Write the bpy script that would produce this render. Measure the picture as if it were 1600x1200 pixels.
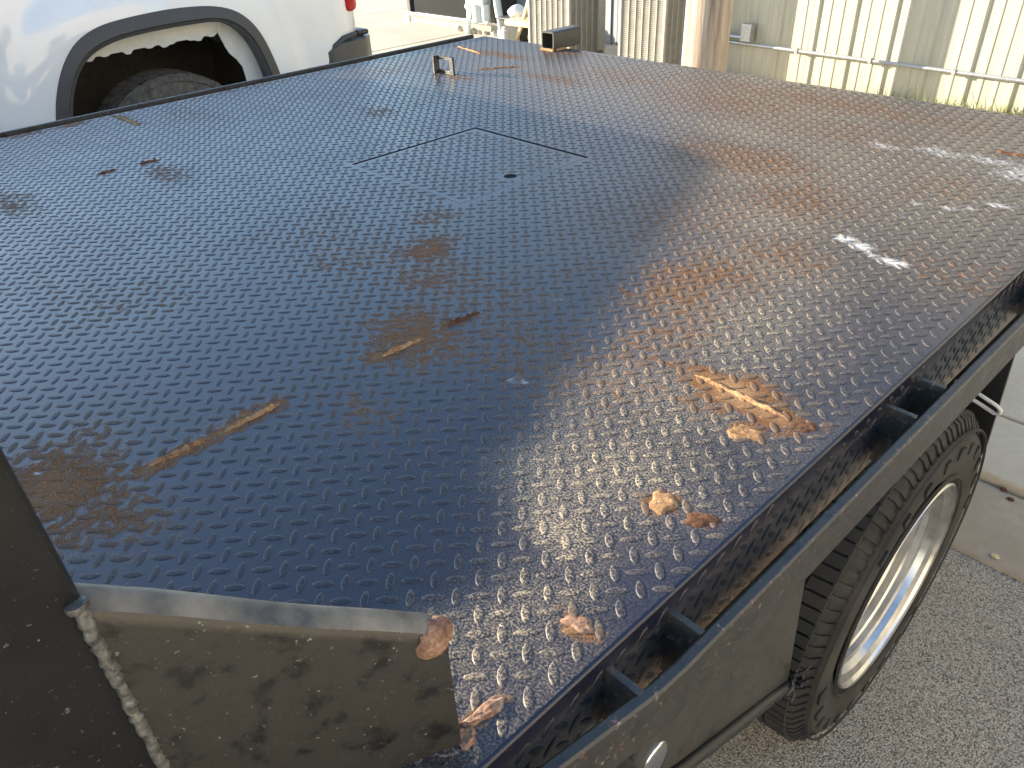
import bpy, bmesh, math, random
import numpy as np
from mathutils import Vector, Matrix
random.seed(7); np.random.seed(7)
D = bpy.data; SC = bpy.context.scene; COL = SC.collection
for o in list(D.objects): D.objects.remove(o)
PI = math.pi

# ------------------------------------------------------------------ camera, world, sun, exposure
DZ = 1.05                                    # deck height above the ground
cam_d = D.cameras.new('camera'); cam = D.objects.new('camera', cam_d); COL.objects.link(cam)
RW = ((0.68608291, 0.38213775, -0.61908076), (0.72621841, -0.41066861, 0.55132397), (-0.04355534, -0.82784179, -0.55926818))
cam.matrix_world = Matrix(((RW[0][0], -RW[0][1], -RW[0][2], 0.0), (RW[1][0], -RW[1][1], -RW[1][2], 0.0),
                           (RW[2][0], -RW[2][1], -RW[2][2], DZ + 0.59), (0, 0, 0, 1)))
cam_d.sensor_width = 36; cam_d.lens = 36 * 1185 / 1600; cam_d.clip_start = 0.02; cam_d.clip_end = 2000
SC.camera = cam
SUN_EL = 13.0; LX, LY = 0.894, 0.447
W = D.worlds.new('World'); SC.world = W; W.use_nodes = True
wn = W.node_tree.nodes; bg = wn['Background']
sky = wn.new('ShaderNodeTexSky'); sky.sky_type = 'NISHITA'; sky.sun_disc = False
sky.sun_elevation = math.radians(SUN_EL); sky.sun_rotation = math.atan2(-LX, -LY)
sky.air_density = 1.0; sky.dust_density = 0.4; sky.ozone_density = 1.7
W.node_tree.links.new(sky.outputs[0], bg.inputs[0]); bg.inputs[1].default_value = 0.15
sl = D.lights.new('sun', 'SUN'); sl.energy = 5.0; sl.angle = math.radians(0.3); sl.color = (1.0, 0.87, 0.68)
so = D.objects.new('sun', sl); COL.objects.link(so); so.location = (-6, -3, 6)
ce = math.cos(math.radians(SUN_EL))
so.rotation_euler = Vector((LX * ce, LY * ce, -math.sin(math.radians(SUN_EL)))).to_track_quat('-Z', 'Y').to_euler()
vs = SC.view_settings; vs.view_transform = 'Standard'; vs.look = 'None'; vs.gamma = 1.0; vs.exposure = 1.92

# ------------------------------------------------------------------ material helpers
def new_mat(name):
    m = D.materials.new(name); m.use_nodes = True
    nt = m.node_tree; b = nt.nodes['Principled BSDF']; return m, nt, b
class NT:
    def __init__(s, nt): s.nt = nt; s.geo = None
    def n(s, t, **k):
        x = s.nt.nodes.new(t)
        for a, v in k.items(): setattr(x, a, v)
        return x
    def link(s, a, b): s.nt.links.new(a, b)
    def pos(s, obj=False):
        if obj: return s.n('ShaderNodeTexCoord').outputs['Object']
        if s.geo is None: s.geo = s.n('ShaderNodeNewGeometry')
        return s.geo.outputs['Position']
    def noise(s, scale, detail=4, rough=.55, vec=None, stretch=None, obj=False):
        v = vec or s.pos(obj)
        if stretch:
            mp = s.n('ShaderNodeMapping'); mp.inputs['Scale'].default_value = stretch; s.link(v, mp.inputs[0]); v = mp.outputs[0]
        x = s.n('ShaderNodeTexNoise'); x.inputs['Scale'].default_value = scale; x.inputs['Detail'].default_value = detail
        x.inputs['Roughness'].default_value = rough; s.link(v, x.inputs['Vector']); return x.outputs[0]
    def math(s, op, a, b=None, c=None, clamp=False):
        x = s.n('ShaderNodeMath', operation=op, use_clamp=clamp)
        for i, v in enumerate((a, b, c)):
            if v is None: continue
            if isinstance(v, (int, float)): x.inputs[i].default_value = v
            else: s.link(v, x.inputs[i])
        return x.outputs[0]
    def lin(s, v, m, a): return s.math('MULTIPLY_ADD', v, m, a, clamp=True)
    def ramp(s, v, stops):
        x = s.n('ShaderNodeValToRGB'); e = x.color_ramp.elements
        while len(e) < len(stops): e.new(.5)
        for i, (p, c) in enumerate(stops): e[i].position = p; e[i].color = (*c, 1)
        s.link(v, x.inputs[0]); return x.outputs[0]
    def mix(s, f, a, b):
        x = s.n('ShaderNodeMix', data_type='RGBA')
        for i, v in ((0, f), (6, a), (7, b)):
            if isinstance(v, (int, float)): x.inputs[i].default_value = v
            elif isinstance(v, tuple): x.inputs[i].default_value = (*v, 1)
            else: s.link(v, x.inputs[i])
        return x.outputs[2]
    def bump(s, h, strength, dist, b, prev=None):
        x = s.n('ShaderNodeBump'); x.inputs['Strength'].default_value = strength; x.inputs['Distance'].default_value = dist
        s.link(h, x.inputs['Height']); s.link(x.outputs[0], b.inputs['Normal'])
def simple(name, c1, c2, rough=.6, scale=20, metal=0, rv=.15, bump=.0, bs=120, stretch=None, detail=5, coat=0, spec=.5):
    m, nt, b = new_mat(name); t = NT(nt)
    n = t.noise(scale, detail, stretch=stretch)
    t.link(t.ramp(n, ((.3, c1), (.7, c2))), b.inputs['Base Color'])
    t.link(t.lin(n, rv, rough - rv / 2), b.inputs['Roughness'])
    b.inputs['Metallic'].default_value = metal; b.inputs['Coat Weight'].default_value = coat; b.inputs['Coat Roughness'].default_value = .05
    b.inputs['Specular IOR Level'].default_value = spec
    if bump: t.bump(t.noise(bs, 4, stretch=stretch), bump, .002, b)
    return m
M = {}
def deck_mat(name, lug):
    m, nt, b = new_mat(name); t = NT(nt)
    ga = t.n('ShaderNodeAttribute', attribute_type='GEOMETRY', attribute_name='wear')
    oa = t.n('ShaderNodeAttribute', attribute_type='OBJECT', attribute_name='wear')
    add = t.n('ShaderNodeVectorMath', operation='ADD'); t.link(ga.outputs['Vector'], add.inputs[0]); t.link(oa.outputs['Vector'], add.inputs[1])
    sp = t.n('ShaderNodeSeparateXYZ'); t.link(add.outputs[0], sp.inputs[0])
    rust, dust, white = sp.outputs
    if lug: dust = t.math('MULTIPLY', dust, 1.7)
    nf = t.noise(420, 5, .65); nm = t.noise(75, 6, .62); nb = t.noise(9, 4, .55); ns = t.noise(1500, 2, .5)
    streak = t.noise(60, 4, .6, stretch=(1, .25, 1))
    # paint
    paint = t.ramp(nb, ((.3, (.0065, .0080, .019)), (.7, (.010, .0120, .028))))
    # light film of dust, thicker by the wear map's dust and painted-light patches
    film = t.math('MULTIPLY_ADD', nm, .75, -.30)
    dcov = t.math('MULTIPLY', t.math('ADD', t.math('MULTIPLY', dust, 1.0), .012), t.lin(nf, 6.0, -2.75))
    dcov = t.math('ADD', dcov, t.math('MULTIPLY', dust, t.lin(film, .6, .02)), clamp=True)
    speck = t.math('MULTIPLY', t.math('GREATER_THAN', ns, .70), t.math('MULTIPLY_ADD', dust, .9, .06), clamp=True)
    dcov = t.math('MAXIMUM', dcov, speck)
    dcol = t.mix(nf, (.33, .255, .165), (.52, .42, .28))
    col = t.mix(dcov, paint, dcol)
    # rust
    rm = t.math('MULTIPLY', t.math('ADD', rust, t.math('MULTIPLY_ADD', nm, 1.5, -1.12)), 3.2, clamp=True)
    rm2 = t.math('MULTIPLY', t.math('ADD', rust, t.math('MULTIPLY_ADD', nf, .9, -1.05)), 3.0, clamp=True)
    rcol = t.ramp(nf, ((.32, (.055, .026, .014)), (.5, (.15, .07, .03)), (.68, (.30, .165, .075))))
    hot = t.mix(t.math('MULTIPLY_ADD', rust, 1.6, -1.0, clamp=True), (.0, .0, .0), (.46, .25, .09))
    rc2 = t.mix(t.math('MULTIPLY_ADD', rust, 1.6, -1.05, clamp=True), rcol, t.ramp(nf, ((.3, (.22, .11, .055)), (.6, (.46, .29, .15)))))
    col = t.mix(rm, col, rc2)
    # white paint / lime smears
    wm = t.math('MULTIPLY', t.math('ADD', white, t.math('MULTIPLY_ADD', t.noise(190, 6, .7), 1.7, -1.32)), 3.5, clamp=True)
    col = t.mix(t.math('MULTIPLY', wm, t.math('MULTIPLY_ADD', white, 2.2, -.95, clamp=True)), col, (.60, .585, .55))
    rough = t.math('MULTIPLY_ADD', nb, .14, .17 if not lug else .30)
    rough = t.math('ADD', rough, t.math('MULTIPLY', nm, .10))
    cover = t.math('MAXIMUM', t.math('MAXIMUM', rm, t.math('MULTIPLY', dcov, .8)), wm)
    if lug:
        # paint walked off the crown of the lug
        w = t.math('MULTIPLY', t.math('ADD', t.math('MULTIPLY_ADD', nm, 1.6, -.66), t.math('MULTIPLY', rust, 1.1)), 1.6, clamp=True)
        w = t.math('MULTIPLY', w, t.math('MULTIPLY_ADD', rust, 1.5, .16, clamp=True))
        w = t.math('MULTIPLY', w, t.math('MULTIPLY_ADD', rust, -2.4, 2.5, clamp=True))
        wc = t.ramp(nf, ((.3, (.065, .052, .045)), (.55, (.13, .105, .085)), (.75, (.20, .165, .13))))
        wc = t.mix(t.math('MULTIPLY_ADD', rust, 1.3, -.25, clamp=True), wc, (.17, .095, .052))
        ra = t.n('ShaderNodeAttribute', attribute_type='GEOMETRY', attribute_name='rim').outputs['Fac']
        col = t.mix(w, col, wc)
        rim_glint = t.math('MULTIPLY', t.math('MULTIPLY_ADD', ra, 2.2, -.9, clamp=True), t.math('MULTIPLY_ADD', nf, 1.6, -.15, clamp=True))  # outline highlight of each lug coloured in as a paler edge ring
        col = t.mix(t.math('MULTIPLY', rim_glint, .34), col, t.mix(t.math('MULTIPLY_ADD', rust, 1.2, -.3, clamp=True), (.20, .185, .165), (.24, .145, .08)))
        cover = t.math('MAXIMUM', cover, w)
    rr = t.n('ShaderNodeMix', data_type='FLOAT'); t.link(cover, rr.inputs[0]); t.link(rough, rr.inputs[2]); rr.inputs[3].default_value = .85
    t.link(col, b.inputs['Base Color']); t.link(rr.outputs[0], b.inputs['Roughness'])
    t.link(t.math('MULTIPLY_ADD', cover, -.42 if not lug else -.34, .58 if not lug else .42), b.inputs['Specular IOR Level'])
    hgt = t.math('ADD', t.math('MULTIPLY', nb, .5), t.math('MULTIPLY', t.math('MULTIPLY', nf, cover), .5))
    t.bump(t.math('ADD', t.math('MULTIPLY', nf, .35), t.math('MULTIPLY', rm, .9)), .35, .0016, b)
    return m
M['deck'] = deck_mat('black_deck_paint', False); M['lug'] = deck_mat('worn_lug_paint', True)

def painted_steel(name, chip=.5, grime=.5, base=(.014, .015, .016), chipcol=(.40, .30, .25)):
    m, nt, b = new_mat(name); t = NT(nt)
    nf = t.noise(260, 5, .65); nm = t.noise(38, 6, .6); nb = t.noise(7, 4); fl = t.noise(150, 4, .6)
    col = t.mix(t.lin(nb, 1.6, -.3), base, tuple(c * 2.1 for c in base))
    g = t.math('MULTIPLY', t.lin(nm, 9.0, -3.2), grime, clamp=True)
    col = t.mix(g, col, (.080, .074, .058))
    ch = t.math('MULTIPLY', t.math('ADD', fl, -.71 + .06 * chip), 14, clamp=True)
    col = t.mix(t.math('MULTIPLY', ch, .85), col, t.mix(nf, (.10, .08, .07), chipcol))
    sp = t.math('MULTIPLY', t.math('ADD', t.noise(700, 2), -.73), 25, clamp=True)
    col = t.mix(t.math('MULTIPLY', sp, .6), col, (.35, .33, .28))
    rs = t.math('MULTIPLY', t.math('ADD', t.noise(55, 6, .7), -.80 + .12 * chip), 9, clamp=True)
    col = t.mix(rs, col, t.ramp(nf, ((.3, (.10, .04, .02)), (.7, (.30, .15, .08)))))
    t.link(col, b.inputs['Base Color'])
    r = t.math('ADD', t.math('MULTIPLY_ADD', nm, .25, .22), t.math('MULTIPLY', t.math('MAXIMUM', g, rs), .3))
    t.link(r, b.inputs['Roughness']); t.bump(t.math('ADD', nf, t.math('MULTIPLY', rs, 2)), .18, .0015, b)
    return m
M['steel'] = painted_steel('black_painted_steel', .7, .35)
M['rail'] = painted_steel('black_rail_paint', 1.55, .25)
M['rack'] = painted_steel('black_rack_paint', .95, .26, (.008, .008, .0078), (.5, .5, .47))
M['side'] = painted_steel('black_side_plate_paint', .7, .02, (.005, .0055, .006), (.45, .45, .42))
M['lit_edge'] = simple('scuffed_lit_edge_paint', (.04, .037, .032), (.24, .21, .16), .40, 28, bump=.2, bs=200, stretch=(1, 1, .4))  # scuffed paint made paler to carry the sunlit look of the flange top
M['pocket'] = painted_steel('rusty_pocket_paint', 1.7, .4)
M['panel'] = painted_steel('black_panel_paint', .1, .3, (.018, .018, .017))
def rusty(name, a, c, e, bs=.8):
    m, nt, b = new_mat(name); t = NT(nt); n = t.noise(220, 6, .65); n2 = t.noise(45, 4)
    t.link(t.ramp(t.math('ADD', t.math('MULTIPLY', n, .6), t.math('MULTIPLY', n2, .4)), ((.34, a), (.5, c), (.66, e))), b.inputs['Base Color'])
    b.inputs['Roughness'].default_value = .85; b.inputs['Specular IOR Level'].default_value = .25
    t.bump(n, bs, .003, b); return m
M['rust_bright'] = rusty('orange_rust', (.12, .055, .028), (.36, .20, .095), (.52, .345, .18))
M['rust_dark'] = rusty('dark_rust', (.035, .018, .012), (.10, .045, .022), (.22, .10, .05))
M['rust_pink'] = rusty('scabby_rust', (.10, .04, .03), (.26, .145, .095), (.44, .30, .20))
M['weldmetal'] = simple('weld_metal', (.05, .05, .05), (.22, .22, .2), .5, 150, .3, .3, .6, 300)
M['rubber'] = simple('tyre_rubber', (.008, .008, .008), (.022, .021, .019), .72, 26, bump=.25, bs=260)
M['rubber_dusty'] = simple('dusty_tyre_rubber', (.010, .010, .0095), (.045, .041, .035), .8, 9, bump=.25, bs=240)
M['rubber_tan'] = simple('sandy_tyre_rubber', (.05, .047, .042), (.15, .135, .115), .85, 30, bump=.25, bs=240)
M['alu'] = simple('polished_aluminium', (.52, .51, .50), (.70, .70, .68), .34, 30, 1.0, .24, .06, 300)
M['black'] = simple('black_void', (.004, .004, .004), (.010, .010, .010), .8, 30)
M['under'] = simple('underbody_black', (.010, .010, .010), (.03, .028, .025), .75, 25)
M['plastic'] = simple('black_plastic', (.012, .012, .013), (.022, .022, .024), .42, 200, bump=.15, bs=900)
M['trim'] = simple('textured_trim_plastic', (.035, .037, .040), (.055, .057, .06), .5, 300, bump=.3, bs=1200)
M['white'] = simple('white_car_paint', (.70, .715, .715), (.76, .77, .77), .35, 3, coat=1.0, rv=.05)
M['innerwhite'] = simple('inner_fender_primer', (.50, .52, .51), (.62, .63, .61), .55, 12, rv=.1)
M['glass'] = simple('dark_glass', (.01, .012, .012), (.015, .017, .018), .05, 5, rv=.02)
M['bumper'] = simple('grey_bumper_metal', (.055, .055, .055), (.075, .075, .073), .38, 8, .0, .06)
M['chrome'] = simple('chrome', (.6, .6, .6), (.75, .75, .75), .12, 40, 1.0, .06)
M['red'] = simple('red_lens', (.38, .012, .012), (.55, .02, .018), .15, 60, rv=.05, coat=.6)
M['galv'] = simple('galvanised_metal', (.32, .33, .34), (.48, .49, .50), .45, 60, .7, .15)
M['ac'] = simple('beige_ac_metal', (.30, .285, .24), (.38, .36, .305), .5, 15, rv=.1)
M['acdark'] = simple('dark_condenser_coil', (.05, .05, .045), (.09, .085, .075), .7, 80)  # even dark tone of the coil block behind the louvers
M['pipewhite'] = simple('white_pipe', (.66, .67, .66), (.76, .77, .76), .5, 20)
M['metergrey'] = simple('grey_meter_paint', (.42, .46, .46), (.54, .57, .57), .45, 20)
M['storefront'] = simple('dark_bronze_frame', (.03, .03, .032), (.05, .05, .052), .45, 30)
M['binplastic'] = simple('charcoal_bin', (.03, .032, .034), (.05, .052, .055), .6, 30)
M['yellowwood'] = simple('pale_lumber', (.52, .42, .22), (.66, .56, .33), .7, 14, stretch=(1, 1, 6), bump=.3, bs=60)
M['greywall'] = simple('blue_grey_siding', (.22, .25, .28), (.30, .33, .36), .5, 4)
M['rawgravel'] = simple('footing_concrete', (.26, .24, .20), (.40, .37, .31), .9, 18, bump=.5, bs=120)
M['wire'] = simple('white_wire', (.5, .5, .48), (.7, .7, .68), .4, 40)
M['stucco'] = simple('pale_stucco', (.52, .46, .36), (.60, .53, .42), .85, 6, bump=.4, bs=80)
M['leaf'] = simple('grass_blade', (.10, .14, .03), (.24, .26, .07), .6, 9)

def cream():
    m, nt, b = new_mat('cream_metal_siding'); t = NT(nt)
    n = t.noise(3, 5, stretch=(4, 1, .5)); n2 = t.noise(22, 5, stretch=(1.5, 1, .35)); n3 = t.noise(90, 4)
    col = t.ramp(n, ((.3, (.37, .355, .275)), (.7, (.43, .415, .33))))
    col = t.mix(t.math('MULTIPLY', t.lin(n2, 3, -1.45), .45), col, (.30, .31, .29))
    spx = t.n('ShaderNodeSeparateXYZ'); t.link(t.pos(), spx.inputs[0])
    low = t.math('MULTIPLY', t.math('MULTIPLY_ADD', spx.outputs[2], -4.0, 1.15, clamp=True), t.lin(n3, 2.2, -.6))
    col = t.mix(t.math('MULTIPLY', low, .55), col, (.34, .27, .15))
    t.link(col, b.inputs['Base Color']); t.link(t.lin(n2, .2, .33), b.inputs['Roughness']); t.bump(n2, .06, .01, b); return m
M['cream'] = cream()
def wood():
    m, nt, b = new_mat('weathered_pole_wood'); t = NT(nt)
    g = t.noise(30, 6, .65, stretch=(1, 1, .06)); f = t.noise(150, 4, .6, stretch=(1, 1, .05)); k = t.noise(3, 3)
    col = t.ramp(g, ((.28, (.15, .10, .065)), (.45, (.36, .27, .19)), (.6, (.46, .37, .28)), (.78, (.55, .48, .39))))
    col = t.mix(t.math('MULTIPLY', t.lin(f, 3, -1.5), .6), col, (.12, .08, .05)); col = t.mix(t.math('MULTIPLY', k, .3), col, (.38, .34, .30))
    t.link(col, b.inputs['Base Color']); b.inputs['Roughness'].default_value = .85; t.bump(t.math('ADD', g, f), .6, .006, b); return m
M['wood'] = wood()
def concrete(name, a, c, stain=.4):
    m, nt, b = new_mat(name); t = NT(nt)
    n = t.noise(1.6, 6, .6); n2 = t.noise(35, 6, .65); n3 = t.noise(240, 3)
    col = t.ramp(n, ((.32, a), (.68, c))); col = t.mix(t.math('MULTIPLY', t.lin(n2, 2, -.7), .35), col, tuple(x * .62 for x in a))
    sp = t.math('MULTIPLY', t.math('ADD', t.noise(48, 3), -.70), 20, clamp=True)
    col = t.mix(t.math('MULTIPLY', sp, stain), col, (.10, .075, .055))
    t.link(col, b.inputs['Base Color']); b.inputs['Roughness'].default_value = .9; t.bump(t.math('ADD', n2, n3), .3, .003, b); return m
M['concrete'] = concrete('tan_concrete', (.47, .41, .31), (.56, .50, .39)); M['gutter'] = concrete('stained_concrete', (.33, .265, .19), (.45, .375, .285), .8)
def asphalt():
    m, nt, b = new_mat('aggregate_asphalt'); t = NT(nt)
    v = t.n('ShaderNodeTexVoronoi'); v.inputs['Scale'].default_value = 270; t.link(t.pos(), v.inputs['Vector'])
    sx = t.n('ShaderNodeSeparateXYZ'); t.link(v.outputs['Color'], sx.inputs[0])
    col = t.ramp(sx.outputs[0], ((.05, (.22, .185, .14)), (.4, (.45, .385, .30)), (.75, (.57, .49, .385)), (1, (.70, .63, .51))))
    big = t.noise(4, 5); col = t.mix(t.math('MULTIPLY', big, .5), col, (.38, .33, .262))
    edge = t.math('MULTIPLY', t.math('SUBTRACT', v.outputs['Distance'], .45), 2.6, clamp=True)
    col = t.mix(edge, col, (.12, .105, .085)); t.link(col, b.inputs['Base Color']); b.inputs['Roughness'].default_value = .9
    t.bump(t.math('MULTIPLY', v.outputs['Distance'], -1), .8, .004, b); return m
M['asphalt'] = asphalt()

# ------------------------------------------------------------------ mesh helpers
class MB:
    def __init__(s): s.v = []; s.f = []; s.mi = []
    def add(s, vs, fs):
        o = len(s.v); s.v += [tuple(p) for p in vs]; s.f += [tuple(i + o for i in f) for f in fs]; return s
    def box(s, x0, x1, y0, y1, z0, z1, b=0):
        if b <= 0:
            return s.add([(x, y, z) for x in (x0, x1) for y in (y0, y1) for z in (z0, z1)],
                         [(0, 1, 3, 2), (4, 6, 7, 5), (0, 4, 5, 1), (2, 3, 7, 6), (0, 2, 6, 4), (1, 5, 7, 3)])
        bm = bmesh.new(); r = bmesh.ops.create_cube(bm, size=1)
        for v in bm.verts: v.co = Vector(((x0 + x1) / 2 + v.co.x * (x1 - x0), (y0 + y1) / 2 + v.co.y * (y1 - y0), (z0 + z1) / 2 + v.co.z * (z1 - z0)))
        bmesh.ops.bevel(bm, geom=bm.edges[:], offset=b, segments=2, affect='EDGES', profile=.6)
        return s.bm(bm)
    def bm(s, bm):
        bm.verts.index_update(); s.add([v.co[:] for v in bm.verts], [[v.index for v in f.verts] for f in bm.faces]); bm.free(); return s
    def prism(s, poly, axis, a, b):
        """extrude a 2-D polygon along an axis ('x': poly is (y,z); 'y': (x,z); 'z': (x,y))"""
        n = len(poly)
        def p(q, t): return (t, q[0], q[1]) if axis == 'x' else (q[0], t, q[1]) if axis == 'y' else (q[0], q[1], t)
        return s.add([p(q, a) for q in poly] + [p(q, b) for q in poly],
                     [tuple(range(n - 1, -1, -1)), tuple(range(n, 2 * n))] + [(i, (i + 1) % n, n + (i + 1) % n, n + i) for i in range(n)])
    def tube(s, pts, r, n=10, caps=True):
        P = [Vector(p) for p in pts]; rs = r if isinstance(r, (list, tuple)) else [r] * len(P)
        rings = []; up = None
        for i, p in enumerate(P):
            t = (P[min(i + 1, len(P) - 1)] - P[max(i - 1, 0)]).normalized()
            if up is None: up = t.orthogonal().normalized()
            up = (up - t * up.dot(t)).normalized(); sd = t.cross(up)
            rings.append([p + (up * math.cos(2 * PI * k / n) + sd * math.sin(2 * PI * k / n)) * rs[i] for k in range(n)])
        vs = [q for R in rings for q in R]; fs = []
        for i in range(len(P) - 1):
            for k in range(n): fs.append((i * n + k, i * n + (k + 1) % n, (i + 1) * n + (k + 1) % n, (i + 1) * n + k))
        if caps: fs += [tuple(range(n - 1, -1, -1)), tuple(range((len(P) - 1) * n, len(P) * n))]
        return s.add(vs, fs)
    def lathe_x(s, prof, cx, cy, cz, n=64, closed=False):
        vs = []; fs = []; k = len(prof)
        for i in range(n):
            a = 2 * PI * i / n
            vs += [(cx + x, cy + r * math.cos(a), cz + r * math.sin(a)) for x, r in prof]
        for i in range(n):
            for j in range(k if closed else k - 1):
                j2 = (j + 1) % k; fs.append((i * k + j, i * k + j2, ((i + 1) % n) * k + j2, ((i + 1) % n) * k + j))
        return s.add(vs, fs)
    def build(s, name, mat, parent=None, smooth=False, angle=35):
        me = D.meshes.new(name); me.from_pydata(s.v, [], s.f); me.validate()
        bm = bmesh.new(); bm.from_mesh(me); bmesh.ops.recalc_face_normals(bm, faces=bm.faces); bm.to_mesh(me); bm.free()
        me.materials.append(M[mat] if isinstance(mat, str) else mat)
        o = D.objects.new(name, me); COL.objects.link(o)
        if parent: o.parent = parent
        if smooth:
            for p in me.polygons: p.use_smooth = True
            me.set_sharp_from_angle(angle=math.radians(angle))
        return o
def tag(o, label=None, cat=None, group=None, kind=None):
    for k, v in (('label', label), ('category', cat), ('group', group), ('kind', kind)):
        if v: o[k] = v
    return o
def empty(name, label, cat, group=None):
    o = D.objects.new(name, None); COL.objects.link(o); o.empty_display_size = .2; return tag(o, label, cat, group)
def resample(pts, n):
    P = np.array(pts, float); d = np.r_[0, np.cumsum(np.linalg.norm(np.diff(P, axis=0), axis=1))]
    t = np.linspace(0, d[-1], n); return np.c_[np.interp(t, d, P[:, 0]), np.interp(t, d, P[:, 1])]
def vnoise(x, y, seed, octs=4, f0=1.0):
    r = np.random.RandomState(seed); out = np.zeros_like(x); amp = 1; tot = 0
    for k in range(octs):
        g = r.rand(256, 256); fx = x * f0 + 37.3 * k + 100; fy = y * f0 + 11.7 * k + 100
        ix = np.floor(fx).astype(int); iy = np.floor(fy).astype(int); u = fx - ix; v = fy - iy; u = u * u * (3 - 2 * u); v = v * v * (3 - 2 * v)
        A = g[ix % 256, iy % 256]; B = g[(ix + 1) % 256, iy % 256]; C = g[ix % 256, (iy + 1) % 256]; E_ = g[(ix + 1) % 256, (iy + 1) % 256]
        out += amp * ((A * (1 - u) + B * u) * (1 - v) + (C * (1 - u) + E_ * u) * v); tot += amp; amp *= .55; f0 *= 2.1
    return out / tot

# ------------------------------------------------------------------ ground
def sheet(name, x0, x1, y0, y1, z, mat, thick=.0):
    m = MB()
    if thick: m.box(x0, x1, y0, y1, z - thick, z, .012)
    else: m.add([(x0, y0, z), (x1, y0, z), (x1, y1, z), (x0, y1, z)], [(0, 1, 2, 3)])
    o = m.build(name, mat); return tag(o, kind='structure')
sheet('ground', -300, 300, -300, 300, 0.0, 'asphalt')
sheet('gutter', -60, 60, 1.90, 2.235, 0.012, 'gutter', .2)
pave = tag(D.objects.new('pavement', None), kind='structure'); COL.objects.link(pave)
slab_rows = [(2.25, 2.585), (2.597, 4.4), (4.412, 7.6)]
for j, (y0, y1) in enumerate(slab_rows):
    for k in range(-10, 5):
        MB().box(k * 2.4 - .55, k * 2.4 + 1.838, y0, y1, -.2, .035 + .004 * random.random(), .01).build('slab', 'concrete', pave)
sheet('back_lot', -60, 40, 7.61, 60, .03, 'concrete', .2)

# ------------------------------------------------------------------ flatbed truck
X0, X1, Y0, Y1 = -2.722, -0.272, -0.055, 2.365
truck = empty('flatbed_truck', 'black flatbed truck with rusty diamond tread plate deck', 'truck')
HX0, HX1, HY0, HY1 = -1.655, -1.241, .985, 1.386          # floor hatch
HOLE = (-1.288, 1.176, .0155)
def seg_d(x, y, a, b):
    ax, ay = a; bx, by = b; L2 = (bx - ax) ** 2 + (by - ay) ** 2 + 1e-9
    t = np.clip(((x - ax) * (bx - ax) + (y - ay) * (by - ay)) / L2, 0, 1)
    return np.hypot(x - ax - t * (bx - ax), y - ay - t * (by - ay))
WELDS = [((-.851, .147), (-.849, .223), 1), ((-.848, .247), (-.852, .331), 1), ((-.849, .492), (-.846, .572), .9), ((-.85, .615), (-.843, .69), .35),
         ((-.484, .771), (-.345, .768), .8), ((-2.111, .51), (-2.116, .563), .3), ((-2.11, .62), (-2.11, .668), .3), ((-2.69, .767), (-2.52, .771), .7),
         ((-2.64, 2.142), (-2.42, 2.092), .7), ((-2.229, 1.90), (-2.135, 2.02), .75), ((-.53, 2.02), (-.46, 2.022), .5)]
RUST_AND_REFLECTION = [(-.892, .058, .13, .09, .78), (-.80, .10, .08, .06, .62), (-1.966, .641, .10, .06, .5), (-2.045, .30, .14, .06, .5), (-2.489, .931, .2, .1, .35),
        (-.358, .534, .020, .022, 1.05), (-.312, .541, .026, .016, .62), (-.312, .767, .02, .02, .6), (-.362, .704, .026, .022, .95), (-.313, .347, .024, .015, .9),
        (-.311, .226, .010, .03, .7), (-1.114, .797, .06, .08, .75), (-.875, .57, .11, .09, .66), (-1.0, .72, .12, .12, .5), (-1.221, .898, .06, .06, .45), (-.93, 1.62, .24, .15, .58),
        (-.72, 1.46, .18, .16, .52), (-2.034, 1.32, .10, .06, .45), (-.655, 1.003, .12, .20, .60), (-.60, 1.2, .12, .12, .5), (-.42, .768, .105, .032, 1.05), (-.36, .757, .05, .03, .95), (-.40, .80, .06, .03, .7), (-.44, .72, .05, .03, .55),
        (-.76, .398, .08, .05, .45), (-2.365, 2.13, .2, .06, .6), (-1.244, 2.046, .4, .2, .5), (-1.1, 2.2, .7, .16, .5), (-.85, 1.95, .4, .2, .42), (-1.7, 2.1, .4, .2, .42), (-2.70, .503, .03, .1, .6), (-2.70, .632, .03, .06, .7),  # broad far-end blobs also paint in the tan wall mirrored by the deck
        (-2.2, 1.78, .12, .04, .55), (-1.9, 1.95, .2, .06, .5), (-.58, .85, .08, .28, .5), (-.85, 1.25, .25, .3, .4), (-2.5, 1.7, .1, .2, .35), (-2.69, 1.2, .02, .25, .5),
        (-.84, .9, .05, .1, .35), (-.86, 1.9, .12, .1, .4), (-.855, .21, .035, .18, .42), (-2.15, 2.3, .1, .04, .5)]
DUST_AND_LIGHT = [(-.43, .54, .09, .12, .55), (-.47, .72, .10, .14, .5), (-.53, .93, .12, .16, .5), (-.60, 1.13, .13, .16, .45), (-.72, 1.33, .15, .16, .42), (-.85, 1.56, .16, .18, .4), (-1.1, 1.82, .3, .12, .35), (-.36, .30, .05, .10, .4), (-.62, 1.02, .10, .26, .30), (-.585, .83, .07, .16, .34), (-.54, .65, .06, .12, .45), (-.515, .53, .05, .08, .55), (-.49, .465, .055, .045, .7), (-.43, .435, .06, .035, .85), (-.385, .42, .035, .03, .6),  # dust patches; the tan band also paints up the sunlit side of the shadow edge
        (-.345, .385, .025, .07, .35), (-.32, .22, .05, .12, .22), (-.30, .06, .03, .14, .3), (-1.0, 1.5, .4, .5, .14), (-1.5, 2.1, .9, .35, .34), (-.7, 1.7, .4, .6, .30), (-.40, .72, .16, .14, .2),  # wide far-end patches also tint in the cream wall's reflection
        (-1.45, 1.36, .2, .05, .16), (-1.3, 1.3, .1, .2, .14), (-.5, 1.9, .5, .3, .12)]
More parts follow.
